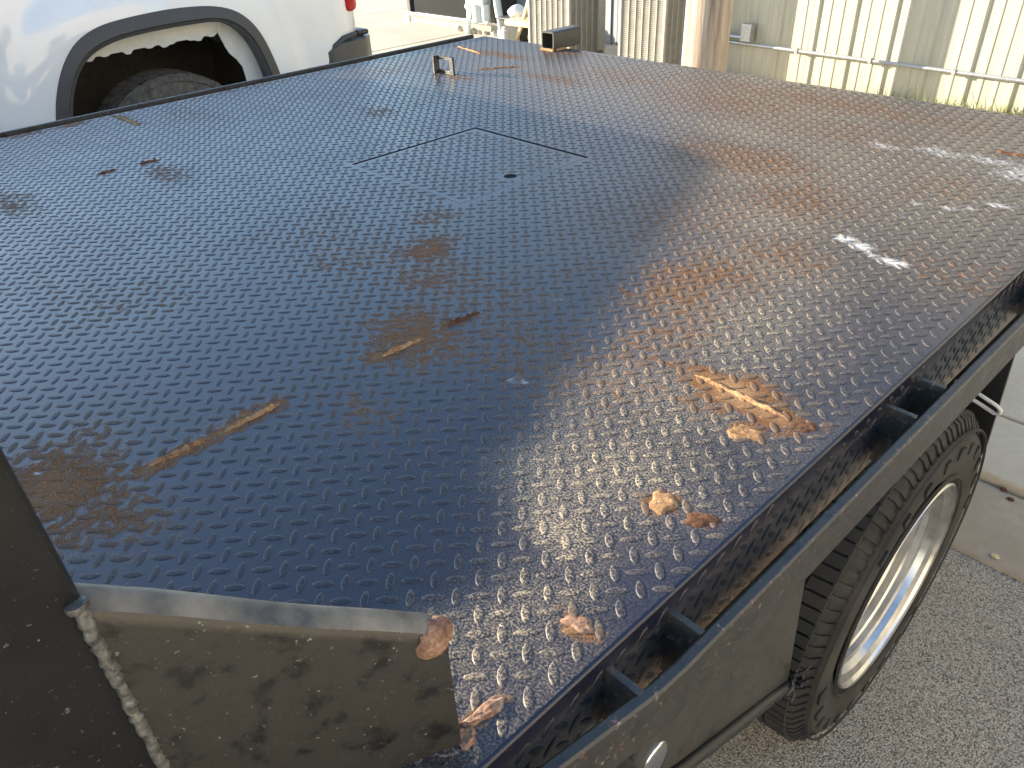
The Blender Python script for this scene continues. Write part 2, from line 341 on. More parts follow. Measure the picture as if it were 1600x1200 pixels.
WHITE = [(-.548, 1.335, .034, .026, .9), (-.505, 1.318, .036, .024, .9), (-.474, 1.299, .024, .014, .8), (-.436, 1.292, .042, .020, .92), (-.415, 1.335, .012, .025, .6), (-.814, 1.888, .05, .03, .45),
         (-.74, 1.905, .10, .05, .69), (-.62, 1.935, .12, .06, .69), (-.51, 1.95, .13, .06, .69), (-.42, 1.90, .12, .10, .69), (-.55, 1.86, .09, .04, .55), (-.529, 1.585, .03, .018, .75), (-.473, 1.60, .03, .018, .75), (-.403, 1.672, .045, .022, .8), (-.44, 1.62, .04, .02, .7),
         (-.525, 1.503, .012, .016, .75), (-.62, 1.62, .014, .012, .6), (-.659, .587, .010, .018, .85), (-.645, .596, .012, .012, .8), (-.967, .05, .010, .010, .95), (-.943, .046, .008, .006, .9), (-1.99, 1.447, .04, .014, .6), (-.855, .966, .012, .045, .62),
         (-.777, .801, .010, .045, .62), (-.55, .70, .006, .006, .6), (-.70, 2.1, .03, .02, .55), (-1.4, 2.2, .05, .02, .5), (-2.3, 2.2, .05, .03, .5)]
def wear_map(x, y):
    wx = (vnoise(x, y, 11, 4, 14) - .5) * .07; wy = (vnoise(x, y, 12, 4, 14) - .5) * .07
    big = vnoise(x, y, 13, 4, 3.0)
    def blobs(L, k):
        s = np.zeros_like(x)
        for cx, cy, rx, ry, a in L:
            q = min(1, min(rx, ry) / .05) * k
            d = ((x + wx * q - cx) / rx) ** 2 + ((y + wy * q - cy) / ry) ** 2
            s = np.maximum(s, a * np.exp(-d * .75))
        return s
    rust = blobs(RUST_AND_REFLECTION, 1.0)
    for a, b, w in WELDS:
        d = seg_d(x + wx * .4, y + wy * .4, a, b); rust = np.maximum(rust, (.35 + .55 * w) * np.exp(-(d / (.010 + .009 * w)) ** 2))
    rust = np.maximum(rust, .38 * np.clip((big - .47) * 4, 0, 1) * np.clip((x + 2.4) * .8, .45, 1))
    dust = 1.5 * blobs(DUST_AND_LIGHT, 1.4) + .07 * big
    return np.stack([rust, dust, blobs(WHITE, 1.0)], -1)
def set_wear(me, xy):
    a = me.attributes.new('wear', 'FLOAT_VECTOR', 'POINT'); w = wear_map(xy[:, 0], xy[:, 1]); a.data.foreach_set('vector', w.astype(np.float32).ravel())
def grid_plate(name, xs, ys, keep, z, parent, thick=.006, extra=None):
    nx, ny = len(xs), len(ys); m = MB()
    vs = [(x, y, z) for x in xs for y in ys]; fs = []
    for i in range(nx - 1):
        for j in range(ny - 1):
            if keep((xs[i] + xs[i + 1]) / 2, (ys[j] + ys[j + 1]) / 2): fs.append((i * ny + j, (i + 1) * ny + j, (i + 1) * ny + j + 1, i * ny + j + 1))
    m.add(vs, fs)
    if extra: extra(m)
    me = D.meshes.new(name); me.from_pydata(m.v, [], m.f)
    bm = bmesh.new(); bm.from_mesh(me); bmesh.ops.delete(bm, geom=[v for v in bm.verts if not v.link_faces], context='VERTS')
    be = [e for e in bm.edges if e.is_boundary]
    r = bmesh.ops.extrude_edge_only(bm, edges=be)
    for v in r['geom']:
        if isinstance(v, bmesh.types.BMVert): v.co.z -= thick
    bm.to_mesh(me); bm.free(); me.materials.append(M['deck'])
    co = np.zeros(len(me.vertices) * 3); me.vertices.foreach_get('co', co); set_wear(me, co.reshape(-1, 3)[:, :2])
    o = D.objects.new(name, me); COL.objects.link(o); o.parent = parent; return o
def lines(a, b, step, req=()):
    s = set(np.round(np.linspace(a, b, int((b - a) / step) + 1), 5)); s = [v for v in s if all(abs(v - r) > .004 for r in req)]
    return sorted(set(s) | set(req))
GW = .011
gx = lines(X0 + .005, X1 - .005, .0125, (X0 + .005, HX0 - GW, HX0, HX1, HX1 + .0012, X1 - .005)); gy = lines(Y0, Y1, .0125, (Y0, HY0 - .0012, HY0, HY1, HY1 + GW, Y1))
deck = grid_plate('deck_plate', gx, gy, lambda x, y: not (HX0 - GW < x < HX1 + .0012 and HY0 - .0012 < y < HY1 + GW), DZ, truck)
hr = .03
hx = lines(HX0, HX1, .0125, (HX0, HOLE[0] - hr, HOLE[0] + hr, HX1)); hy = lines(HY0, HY1, .0125, (HY0, HOLE[1] - hr, HOLE[1] + hr, HY1))
def ring(m):
    n = 32; vs = []
    for k in range(n):
        a = 2 * PI * k / n; c, s_ = math.cos(a), math.sin(a); q = hr / max(abs(c), abs(s_))
        vs += [(HOLE[0] + HOLE[2] * c, HOLE[1] + HOLE[2] * s_, DZ), (HOLE[0] + q * c, HOLE[1] + q * s_, DZ)]
    m.add(vs, [(2 * k, 2 * k + 1, (2 * k + 3) % (2 * n), (2 * k + 2) % (2 * n)) for k in range(n)])
hatch = grid_plate('hatch_lid', hx, hy, lambda x, y: not (abs(x - HOLE[0]) < hr and abs(y - HOLE[1]) < hr), DZ, truck, extra=ring)
MB().box(HX0 - .06, HX1 + .06, HY0 - .06, HY1 + .06, DZ - .03, DZ - .0042).build('hatch_pan', 'black', truck)
# folded edge + side skirt of tread plate (right and left), rear and front aprons
def skirt(xo, sgn, name):
    xo -= sgn * .0052
    prof = []
    for k in range(7):
        a = PI / 2 * k / 6; prof.append((xo + sgn * .005 * math.sin(a), DZ - .005 + .005 * math.cos(a)))
    prof += [(xo + sgn * .005, DZ - .02), (xo + sgn * .005, DZ - .034), (xo + sgn * .005, DZ - .118)]; prof += [(xo + sgn * .0, DZ - .118), (xo + sgn * .0, DZ - .007)]
    m = MB(); n = len(prof); ys = np.linspace(Y0, Y1, 60)
    m.add([(x, y, z) for y in ys for x, z in prof], [(i * n + k, i * n + (k + 1) % n, (i + 1) * n + (k + 1) % n, (i + 1) * n + k) for i in range(59) for k in range(n)])
    o = m.build(name, 'deck', truck, True, 40); me = o.data
    co = np.zeros(len(me.vertices) * 3); me.vertices.foreach_get('co', co); co = co.reshape(-1, 3)
    a = me.attributes.new('wear', 'FLOAT_VECTOR', 'POINT'); nn = vnoise(co[:, 1], co[:, 2], 5, 4, 12)
    w = np.stack([.25 * nn, (.22 + .45 * nn) * (co[:, 2] < DZ - .03), 0 * nn], -1).astype(np.float32); a.data.foreach_set('vector', w.ravel()); return o  # tan dust value also paints in the warm light on the lower skirt
skr = skirt(X1, 1, 'side_skirt'); skl = skirt(X0, -1, 'side_skirt')
MB().box(X0, X1, Y1 + .001, Y1 + .008, DZ - .12, DZ - .002).build('rear_apron', 'steel', truck)
MB().box(X0, X1, Y0 - .008, Y0 - .001, DZ - .12, DZ - .002).build('front_apron', 'steel', truck)
MB().box(X0 + .02, X1 - .02, Y0 + .02, Y1 - .02, DZ - .062, DZ - .055).build('deck_underside', 'under', truck)
for fx in (-1.92, -1.07):
    MB().box(fx - .04, fx + .04, -3.95, Y1 - .05, .62, .80).build('chassis_rail', 'under', truck)
for y in (.15, .77, 1.4, 2.02):
    MB().box(X0 + .05, X1 - .05, y - .035, y + .035, .84, DZ - .064).build('cross_member', 'under', truck)

# tread lugs
PITCH = .0227; TH = math.radians(45 + 2.2)
def lug_template(L=.0125, Wd=.0047, H=.00098):
    n = 12; vs = []; fs = []
    for s_, z in ((1.0, 0), (.84, H * .80), (.66, H)):
        for k in range(n):
            a = 2 * PI * k / n; c, q = math.cos(a), math.sin(a)
            vs.append((L * s_ * c, Wd * s_ * math.copysign(abs(q) ** 1.35, q) if s_ == 1 else Wd * s_ * q, z))
    vs.append((0, 0, H * 1.08))
    for r in range(2):
        for k in range(n): fs.append((r * n + k, r * n + (k + 1) % n, (r + 1) * n + (k + 1) % n, (r + 1) * n + k))
    for k in range(n): fs.append((2 * n + k, 2 * n + (k + 1) % n, 3 * n))
    return np.array(vs), fs
LV, LF = lug_template(); RIM_GLINT = np.r_[np.zeros(12), np.ones(12), np.full(12, .45), 0]
RWn = np.array(RW); CAMP = np.array([0, 0, DZ + .59])
def pix(P):
    q = (np.atleast_2d(P) - CAMP) @ RWn; return np.c_[q[:, 0] / q[:, 2] * 1185 + 800, q[:, 1] / q[:, 2] * 1185 + 600], q[:, 2]
ct, st = math.cos(TH), math.sin(TH); lugs = []
N = 120
for i in range(-N, N):
    for j in range(-N, N):
        u, v = i * PITCH, j * PITCH; x = -1.4 + u * ct - v * st; y = 1.1 + u * st + v * ct
        if not (X0 + .010 < x < X1 - .010 and Y0 + .01 < y < Y1 - .008): continue
        if HX0 - .02 < x < HX1 + .02 and HY0 - .02 < y < HY1 + .02:
            if min(abs(x - HX0 + .003), abs(y - HY1 - .003)) < .011 or min(abs(x - HX1), abs(y - HY0)) < .0095: continue
        if math.hypot(x - HOLE[0], y - HOLE[1]) < .028: continue
        lugs.append((x, y, TH + (PI / 2 if (i + j) % 2 else 0)))
lugs = np.array(lugs)
px, dep = pix(np.c_[lugs[:, 0], lugs[:, 1], np.full(len(lugs), DZ)])
gus_poly = [(105, 930), (690, 965), (725, 1165), (600, 1205), (0, 1205), (0, 690)]
def inside(p, poly):
    r = False
    for k in range(len(poly)):
        (xa, ya), (xb, yb) = poly[k], poly[k - 1]
        if (ya > p[1]) != (yb > p[1]) and p[0] < (xb - xa) * (p[1] - ya) / (yb - ya) + xa: r = not r
    return r
vis = [k for k in np.argsort(dep) if dep[k] > 0 and 0 < px[k, 0] < 1600 and 0 < px[k, 1] < 1200 and not inside(px[k], gus_poly)]
near = set(vis[:300]); wl = wear_map(lugs[:, 0], lugs[:, 1])
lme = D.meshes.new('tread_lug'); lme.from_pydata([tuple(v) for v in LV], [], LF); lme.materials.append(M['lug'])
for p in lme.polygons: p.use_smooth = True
lme.attributes.new('rim', 'FLOAT', 'POINT').data.foreach_set('value', RIM_GLINT.astype(np.float32))
for k in sorted(near):
    o = D.objects.new('tread_lug', lme); COL.objects.link(o); o.parent = deck
    o.location = (lugs[k, 0], lugs[k, 1], DZ - .0001); o.rotation_euler = (0, 0, lugs[k, 2]); o['wear'] = [float(q) for q in wl[k]]
def lug_field(name, T, parent, wear):
    """T: list of (origin, axis u, axis v, normal)"""
    n = len(T); V = np.zeros((n, len(LV), 3))
    for k, (o, a, b, c) in enumerate(T): V[k] = np.array(o) + LV[:, :1] * a + LV[:, 1:2] * b + LV[:, 2:] * c
    me = D.meshes.new(name); nv = len(LV)
    me.from_pydata(V.reshape(-1, 3).tolist(), [], [tuple(i + k * nv for i in f) for k in range(n) for f in LF]); me.materials.append(M['lug'])
    me.polygons.foreach_set('use_smooth', [True] * len(me.polygons))
    a = me.attributes.new('wear', 'FLOAT_VECTOR', 'POINT'); a.data.foreach_set('vector', np.repeat(wear, nv, 0).astype(np.float32).ravel())
    me.attributes.new('rim', 'FLOAT', 'POINT').data.foreach_set('value', np.tile(RIM_GLINT, n).astype(np.float32))
    o = D.objects.new(name, me); COL.objects.link(o); o.parent = parent; o['kind'] = 'stuff'; return o
rest = [k for k in range(len(lugs)) if k not in near]
def basis(k):
    x, y, a = lugs[k]; c, s_ = math.cos(a), math.sin(a); return ((x, y, DZ - .0001), np.array([c, s_, 0]), np.array([-s_, c, 0]), np.array([0, 0, 1]))
lug_field('tread_lugs', [basis(k) for k in rest], deck, wl[rest])
T = []
for i in range(-90, 90):
    for j in range(-90, 90):
        u, v = i * PITCH, j * PITCH; y = 1.1 + u * ct - v * st; z = DZ - .06 + u * st + v * ct
        if Y0 + .01 < y < Y1 - .01 and DZ - .108 < z < DZ - .014:
            a = TH + (PI / 2 if (i + j) % 2 else 0); c, s_ = math.cos(a), math.sin(a)
            T.append(((X1 - .0003, y, z), np.array([0, c, s_]), np.array([0, -s_, c]), np.array([1, 0, 0])))
lug_field('skirt_lugs', T, skr, np.tile([.0, .05, 0], (len(T), 1)))

# welds: real ridges
def ridge(name, a, b, w, h, mat, parent, seed):
    r = random.Random(seed); A = Vector((*a, DZ)); B = Vector((*b, DZ)); d = (B - A); L = d.length; d.normalize(); s_ = Vector((-d.y, d.x, 0)); n = max(8, int(L / .006)); vs = []; fs = []; K = 7
    for i in range(n + 1):
        t = i / n; e = min(1, min(t, 1 - t) * 6 + .12); ww = w * (.7 + .6 * r.random()) * (.4 + .6 * e); hh = h * (.6 + .8 * r.random()) * e; off = (r.random() - .5) * w * .3
        for k in range(K):
            q = k / (K - 1) * 2 - 1; z = hh * (1 - q * q) * (.75 + .5 * r.random()) - .0006
            vs.append(A + d * (L * t) + s_ * (q * ww + off) + Vector((0, 0, z)))
    for i in range(n):
        for k in range(K - 1): fs.append((i * K + k, (i + 1) * K + k, (i + 1) * K + k + 1, i * K + k + 1))
    return MB().add(vs, fs).build(name, mat, parent, True, 60)
for k, (a, b, w) in enumerate(WELDS):
    ridge('weld_bead', a, b, .0034 + .0012 * w, .0048, 'rust_bright' if w > .6 else 'rust_dark', deck, k)
def scab(cx, cy, rx, ry, h, mat, seed, ang=0):
    r = random.Random(seed); vs = []; fs = []; n = 28; R_ = 6
    js = [1 + .10 * math.sin(3 * 2 * PI * k / n + seed) + .12 * math.sin(5 * 2 * PI * k / n + 2 * seed) + .10 * (r.random() - .5) for k in range(n)]
    for q in range(R_ + 1):
        s_ = 1 - q / R_
        for k in range(n):
            a = 2 * PI * k / n; x = rx * s_ * js[k] * math.cos(a); y = ry * s_ * js[k] * math.sin(a)
            z = -.0006 if q == 0 else h * (.25 + 1.1 * float(vnoise(np.array([x]), np.array([y]), 40 + seed, 3, 130)[0])) * min(1, q / 2)
            vs.append((cx + x * math.cos(ang) - y * math.sin(ang), cy + x * math.sin(ang) + y * math.cos(ang), DZ + z))
    for q in range(R_):
        for k in range(n): fs.append((q * n + k, q * n + (k + 1) % n, (q + 1) * n + (k + 1) % n, (q + 1) * n + k))
    return MB().add(vs, fs).build('rust_scab', mat, deck, True, 70)
scab(-.358, .534, .016, .020, .0022, 'rust_bright', 1, .4); scab(-.312, .541, .021, .012, .0018, 'rust_dark', 2, .9); scab(-.362, .704, .024, .016, .0018, 'rust_bright', 3, .6)
scab(-.313, .347, .018, .009, .003, 'rust_pink', 4, .3); scab(-.316, .766, .018, .012, .002, 'rust_dark', 5, .5)
scab(-.308, .222, .007, .026, .005, 'rust_pink', 6, -.1); scab(-.302, .197, .010, .010, .005, 'rust_pink', 9)

# rub rails and stake pockets
def rail(sgn, xe):
    ctr = -1.497; f = lambda x: x if sgn > 0 else 2 * ctr - x
    path = [(-.268, -.05), (-.2605, .12), (-.2505, .237), (-.2375, .335), (-.2345, .36), (-.233, .39), (-.232, .6), (-.231, 1.0), (-.229, 1.6), (-.228, 2.30), (-.229, 2.345)]
    m = MB(); w = .0135; b = .0025; z1, z0 = (DZ - .020, DZ - .088) if sgn > 0 else (DZ + .005, DZ - .063); vs = []; fs = []
    for x, y in path:
        x = f(x); o = sgn
        vs += [(x, y, z0 + b), (x, y, z1 - b), (x + o * b, y, z1), (x + o * (w - b), y, z1), (x + o * w, y, z1 - b), (x + o * w, y, z0 + b), (x + o * (w - b), y, z0), (x + o * b, y, z0)]
    k = 8
    for i in range(len(path) - 1):
        for j in range(k): fs.append((i * k + j, i * k + (j + 1) % k, (i + 1) * k + (j + 1) % k, (i + 1) * k + j))
    fs += [tuple(range(k)), tuple(range(len(path) * k - k, len(path) * k))]
    m.add(vs, fs).build('rub_rail', 'rail', truck, True, 30)
    for y in (.342, .908, 1.474, 2.04):
        xa, xb = sorted((f(X1 - .003) , f(-.2325)))
        for yy in (y, y + .092): MB().box(xa, xb, yy - .004, yy + .004, DZ - .112, DZ - .019, .0012).build('pocket_plate', 'pocket', truck)
rail(1, X1); rail(-1, X0)
# bracket and tube welded on the deck
bk = MB().box(-2.318, -2.312, 1.765, 1.79, DZ - .001, DZ + .058); bk.box(-2.318, -2.228, 1.784, 1.790, DZ - .001, DZ + .012); bk.box(-2.318, -2.228, 1.784, 1.790, DZ + .047, DZ + .058); bk.box(-2.246, -2.228, 1.783, 1.791, DZ - .001, DZ + .058)
bk.build('deck_bracket', 'pocket', truck)
t0 = MB(); ty0, ty1 = 2.285, 2.44; tx, tz, hw = -2.252, DZ + .036, .034
def rr_ring(hw_, y, tx=tx, tz=tz, r=.010):
    out = []
    for cx, cz, a0 in ((1, 1, 0), (-1, 1, 90), (-1, -1, 180), (1, -1, 270)):
        for k in range(4):
            a = math.radians(a0 + 30 * k); out.append((tx + cx * (hw_ - r) + r * math.cos(a), y, tz + cz * (hw_ - r) + r * math.sin(a)))
    return out
rg = [rr_ring(hw, ty0), rr_ring(hw, ty1), rr_ring(hw - .006, ty1, r=.006), rr_ring(hw - .006, ty0, r=.006)]; n = 16
t0.add([p for R_ in rg for p in R_], [(a * n + k, a * n + (k + 1) % n, ((a + 1) % 4) * n + (k + 1) % n, ((a + 1) % 4) * n + k) for a in range(4) for k in range(n)])
tb = t0.build('receiver_tube', 'steel', truck, True, 40)
MB().tube([(tx + hw, ty0 + .01, DZ + .004), (tx + hw + .002, ty1 - .09, DZ + .005)], .005, 7).build('weld_bead', 'rust_bright', tb)
MB().tube([(tx - hw, ty0 - .001, DZ + .004), (tx + hw, ty0 - .002, DZ + .004)], .006, 7).build('weld_bead', 'rust_bright', tb)

# headache rack: side plate, angled gusset, far side
rack = MB().box(-2.6, -.41, -.30, -.24, DZ - .002, DZ + .075, .006).build('headache_rack', 'rack', truck)
sp_ = MB().prism([(.010, DZ - .004), (.010, DZ + .62), (-.06, DZ + .95), (-.36, DZ + .95), (-.36, DZ - .004)], 'x', -.440, -.378)
MB_bev = sp_.build('side_plate', 'side', rack)
bv = MB_bev.modifiers.new('b', 'BEVEL'); bv.width = .005; bv.segments = 3
sp2 = MB().prism([(.010, DZ - .004), (.010, DZ + .10), (-.06, DZ + .30), (-.36, DZ + .35), (-.36, DZ - .004)], 'x', -2.616, -2.554).build('side_plate', 'rack', rack)
A = Vector((-.381, .004, 0)); B = Vector((-.304, .193, 0)); d = (B - A).normalized(); nrm = Vector((-d.y, d.x, 0))   # nrm points away from the camera side
L = (B - A).length; th = .022
m = MB(); vs = []; K = 30
prof = [(0, 0), (0, -.014), (.0035, -.0055), (.009, -.0012), (.0145, 0), (th - .004, -.0008), (th, -.005), (th, 'b')]
sec = []
for i in range(K + 1):
    t = i / K; top = .268 + (.140 - .268) * t + .0012 * math.sin(t * 9); c = A + d * (L * t)
    row = [(0, -.004)] + [(0, top - .016), (.003, top - .0065), (.009, top - .0012), (.0145, top), (th - .004, top - .0008), (th, top - .005)] + [(th, -.004)]
    sec.append([c + nrm * (o - .004) + Vector((0, 0, DZ + z)) for o, z in row])
k = 8; fs = [(i * k + j, i * k + (j + 1) % k, (i + 1) * k + (j + 1) % k, (i + 1) * k + j) for i in range(K) for j in range(k)] + [tuple(range(k)), tuple(range(K * k, K * k + k))]
gus = MB().add([p for s_ in sec for p in s_], fs).build('gusset', 'rack', rack, True, 35)
edge = [[s_[j] + Vector((0, 0, .0007)) + nrm * (-.0006 if j < 3 else 0) for j in (2, 3, 4, 5, 6)] for s_ in sec]
MB().add([p for e_ in edge for p in e_], [(i * 5 + j, i * 5 + j + 1, i * 5 + j + 6, i * 5 + j + 5) for i in range(K) for j in range(4)]).build('worn_lit_edge', 'lit_edge', rack, True, 40)  # sunlit flange top put into colour as a paler, worn strip
# bumpy vertical weld between side plate and gusset
rnd = random.Random(3); vs = []; pts = []; rs = []
for i in range(80):
    t = i / 79; pts.append((-.3765 + .001 * rnd.random(), .006 + .002 * (rnd.random() - .5), DZ + .268 * (1 - t))); rs.append(.0026 + .0009 * (i % 2) + .0016 * rnd.random() + (.003 if i < 2 else 0))
MB().tube(pts, rs, 9).build('weld_bead', 'weldmetal', rack, True, 60)
# rust scab on the gusset's cut corner
c = B + Vector((0, 0, DZ + .137)); bm = bmesh.new(); bmesh.ops.create_icosphere(bm, subdivisions=3, radius=1)
for v in bm.verts:
    p = v.co.copy(); q = 1 + .42 * (vnoise(np.array([p.x * 2.2 + p.z]), np.array([p.y * 2.2 + 3 + p.z]), 8, 3, 1.3)[0] - .5) * 2
    v.co = c + (d * (p.x * .017 - .010) + nrm * (p.y * .014 + .006) + Vector((0, 0, p.z * .015 - .005))) * q
MB().bm(bm).build('rust_scab', 'rust_pink', rack, True, 70)

# fender box ahead of the wheel
poly = [(.655, .966), (.690, .695), (.417, .822), (.352, .858), (.338, .925), (.352, .966)]
poly = [(y_ * 1.068, 1.64 + (z_ - 1.64) * 1.068) for y_, z_ in poly]
fb = MB().prism(poly, 'x', -.52, -.2465).build('fender_box', 'panel', truck)
bv = fb.modifiers.new('b', 'BEVEL'); bv.width = .004; bv.segments = 2
MB().tube([(-.2445, .740, .625), (-.2425, .598, .692), (-.2425, .445, .761), (-.2445, .374, .80)], .0085, 10).build('edge_trim', 'plastic', fb, True, 60)
q = MB(); r = random.Random(5)
for k in range(14):
    p0 = Vector((-.241 + r.uniform(-.006, .006), .739 + r.uniform(-.008, .008), .633 + r.uniform(-.010, .016))); p1 = p0 + Vector((r.uniform(-.004, .012), r.uniform(-.022, .022), r.uniform(-.02, .026)))
    q.tube([p0, (p0 + p1) / 2 + Vector((.004, 0, .003)), p1], [.0035, .003, .0015], 6)
q.build('torn_trim_end', 'plastic', fb, True, 60)
bm = bmesh.new(); bmesh.ops.create_uvsphere(bm, u_segments=24, v_segments=10, radius=1)
for v in bm.verts: v.co = Vector((-.2465 + v.co.x * .006, .398 + v.co.y * .022, .835 + v.co.z * .030))
MB().bm(bm).build('latch', 'chrome', fb, True, 60)
# mud flap and rod loop behind the wheel
MB().prism([(-.62, .30), (-.62, .94), (-.272, .94), (-.285, .76), (-.272, .52), (-.29, .30)], 'y', 1.665, 1.675).build('mud_flap', 'plastic', truck)
lp = [(-.36, 1.62, .668), (-.31, 1.625, .655), (-.272, 1.63, .640), (-.2625, 1.632, .632), (-.262, 1.634, .622), (-.272, 1.634, .618), (-.31, 1.63, .632), (-.36, 1.625, .645)]
MB().tube([(x, y - .02, z + .02) for x, y, z in lp], .0042, 8).build('rod_loop', 'wire', truck, True, 60)

# wheels
def make_wheel(name, parent, cx, cy, cz, R, wdt, rr, sgn, mt, rim=True, blocks=72, seed=1):
    """axis along x, outer side towards sgn*x; cx is the outer sidewall plane"""
    S = lambda x: -sgn * x                       # profile x measured inwards from the outer face
    w = wdt; rnd = random.Random(seed)
    ty = MB(); pr = [(.022, rr - .012), (.014, rr + .004), (.004, rr + .03), (-.004, rr + (R - rr) * .45), (.0, rr + (R - rr) * .7), (.012, R - .035), (.022, R - .016), (.034, R - .0095),
                     (w * .5, R - .006), (w - .034, R - .0095), (w - .022, R - .016), (w - .012, R - .035), (w + .004, rr + (R - rr) * .45), (w - .014, rr + .004), (w - .022, rr - .012)]
    ty.lathe_x([(S(x), r) for x, r in pr], cx, cy, cz, 96)
    # tread ribs split into blocks by grooves and sipes
    ribs = [(.030, .070), (.078, .112), (.119, w - .119), (w - .112, w - .078), (w - .070, w - .030)]
    def pt(x, r, a): return (cx + S(x), cy + r * math.cos(a), cz + r * math.sin(a))
    for ri, (xa, xb) in enumerate(ribs):
        sh = rnd.random() * .5
        for k in range(blocks):
            a0 = 2 * PI * (k + sh + .08) / blocks; a1 = 2 * PI * (k + sh + .90) / blocks; sk = (.35 if ri % 2 else -.35) * 2 * PI / blocks
            if ri in (0, 4): sk = .12 * 2 * PI / blocks
            rb = R - .016; rt = R; crown = lambda x: -.005 * abs((x / w - .5) * 2) ** 3
            P = []
            for a in (a0, (a0 + a1) / 2, a1):
                for x, aa in ((xa, a), (xb, a + sk)): P += [pt(x, rb, aa), pt(x, rt + crown(x), aa)]
            f = []
            for i in (0, 4): f += [(i + 1, i + 3, i + 7, i + 5), (i, i + 1, i + 5, i + 4), (i + 2, i + 6, i + 7, i + 3)]
            f += [(0, 2, 3, 1), (8, 9, 11, 10)]; ty.add(P, f)
    # shoulder lugs running down the sidewall
    for k in range(blocks):
        for side in (0, 1):
            a0 = 2 * PI * (k + .15) / blocks; a1 = 2 * PI * (k + (.62 if k % 2 else .8)) / blocks; xs = (lambda x: x) if side == 0 else (lambda x: w - x)
            P = []
            for a in (a0, a1): P += [pt(xs(.034), R - .006, a), pt(xs(.018), R - .0145, a), pt(xs(.0065), R - .036, a), pt(xs(.014), R - .038, a), pt(xs(.04), R - .02, a)]
            ty.add(P, [(0, 1, 6, 5), (1, 2, 7, 6), (2, 3, 8, 7), (0, 4, 3, 2, 1), (5, 6, 7, 8, 9)])
    # raised rings and bars on the sidewall
    for rr_ in (rr + .022, rr + (R - rr) * .80):
        ty.lathe_x([(S(.0005), rr_ - .003), (S(-.004), rr_ - .001), (S(-.004), rr_ + .001), (S(.0005), rr_ + .003)], cx, cy, cz, 96)
    for k in range(26):
        a = 2 * PI * k / 26 + .05
        if k % 13 > 9: continue
        rm = rr + (R - rr) * .55; P = []
        for aa in (a, a + .10 * (.5 + .5 * rnd.random())):
            for r in (rm - .012, rm + .012): P += [pt(.004, r, aa), pt(-.0062, r, aa)]
        ty.add(P, [(1, 3, 7, 5), (0, 1, 5, 4), (2, 6, 7, 3), (0, 2, 3, 1), (4, 5, 7, 6)])
    wh = ty.build('wheel', mt, parent, True, 40)
    if rim:
        rp = [(.026, rr - .022), (.010, rr - .016), (.003, rr - .004), (-.002, rr + .004), (.002, rr + .007), (.010, rr + .002), (.008, rr - .004), (.016, rr - .016), (.030, rr - .020), (.034, rr - .027), (.046, rr - .027), (.050, rr - .031), (.066, rr - .029), (.070, rr - .034), (.080, rr - .034), (.090, rr - .040), (.112, rr - .043), (.122, rr - .052), (.128, rr - .075), (.140, .10), (.138, .085), (.095, .08), (.085, .07), (.085, .001)]
        MB().lathe_x([(S(x), r) for x, r in rp[3:]], cx, cy, cz, 96).build('rim', 'alu', wh, True, 30)
        hb = MB()
        for k in range(8):
            a = 2 * PI * k / 8; yy, zz = cy + .105 * math.cos(a), cz + .105 * math.sin(a); xa, xb = sorted((cx + S(.142), cx + S(.112)))
            hb.tube([(xa, yy, zz), (xb, yy, zz)], .014, 6)
        hb.build('lug_nuts', 'chrome', wh)
    return wh
TR = .387
make_wheel('wheel', truck, -.258, 1.267, TR, TR, .245, .232, 1, 'rubber_dusty', blocks=92, seed=2)
make_wheel('wheel', truck, -.575, 1.267, TR, TR, .245, .232, 1, 'rubber', False, seed=3)
make_wheel('wheel', truck, -2.735, 1.267, TR, TR, .245, .232, -1, 'rubber', seed=4)
MB().tube([(-2.6, 1.267, TR), (-.5, 1.267, TR)], .06, 16).build('axle', 'under', truck, True)

# flatbed's cab (out of frame; it stands where its shadow and the front wheels need it)
def cab_shell(name, parent, cx, secs, mat):
    """secs: (y, halfwidth_low, z_low, halfwidth_belt, z_belt, halfwidth_roof, z_roof)"""
    vs = []; fs = []; P = None
    for (y, hl, zl, hb, zb, hr_, zr) in secs:
        half = [(hl, zl), (hb, zl + .15), (hb, zb), (hr_ + (hb - hr_) * .15, zr - .12), (hr_ - .05, zr - .03), (hr_ * .55, zr)]
        row = [(cx + x, y, z) for x, z in half] + [(cx - x, y, z) for x, z in reversed(half)]; vs += row; P = len(row)
    for i in range(len(secs) - 1):
        for j in range(P): fs.append((i * P + j, i * P + (j + 1) % P, (i + 1) * P + (j + 1) % P, (i + 1) * P + j))
    fs += [tuple(range(P)), tuple(range((len(secs) - 1) * P, len(secs) * P))]
    return MB().add(vs, fs).build(name, mat, parent, True, 40)
cx = -1.497
cab_shell('cab', truck, cx, [(y_ - .40, *q) for y_, *q in [(-.46, .90, .5, .95, 1.36, .72, 1.78), (-.60, .95, .45, .97, 1.38, .74, 1.86), (-1.4, .95, .45, .97, 1.36, .74, 1.88), (-1.75, .95, .45, .97, 1.33, .70, 1.82), (-2.35, .95, .45, .96, 1.24, .80, 1.32), (-3.4, .93, .45, .93, 1.14, .80, 1.18), (-3.62, .86, .5, .86, 1.05, .7, 1.08)]], 'plastic')
for s_ in (-1, 1):
    MB().prism([(-1.12, 1.40), (-1.16, 1.74), (-1.95, 1.76), (-2.25, 1.42)], 'x', cx + s_ * .905, cx + s_ * .93).build('side_window', 'glass', truck)
    make_wheel('wheel', truck, cx + s_ * .98, -3.1, TR, TR, .245, .232, s_, 'rubber', seed=6)

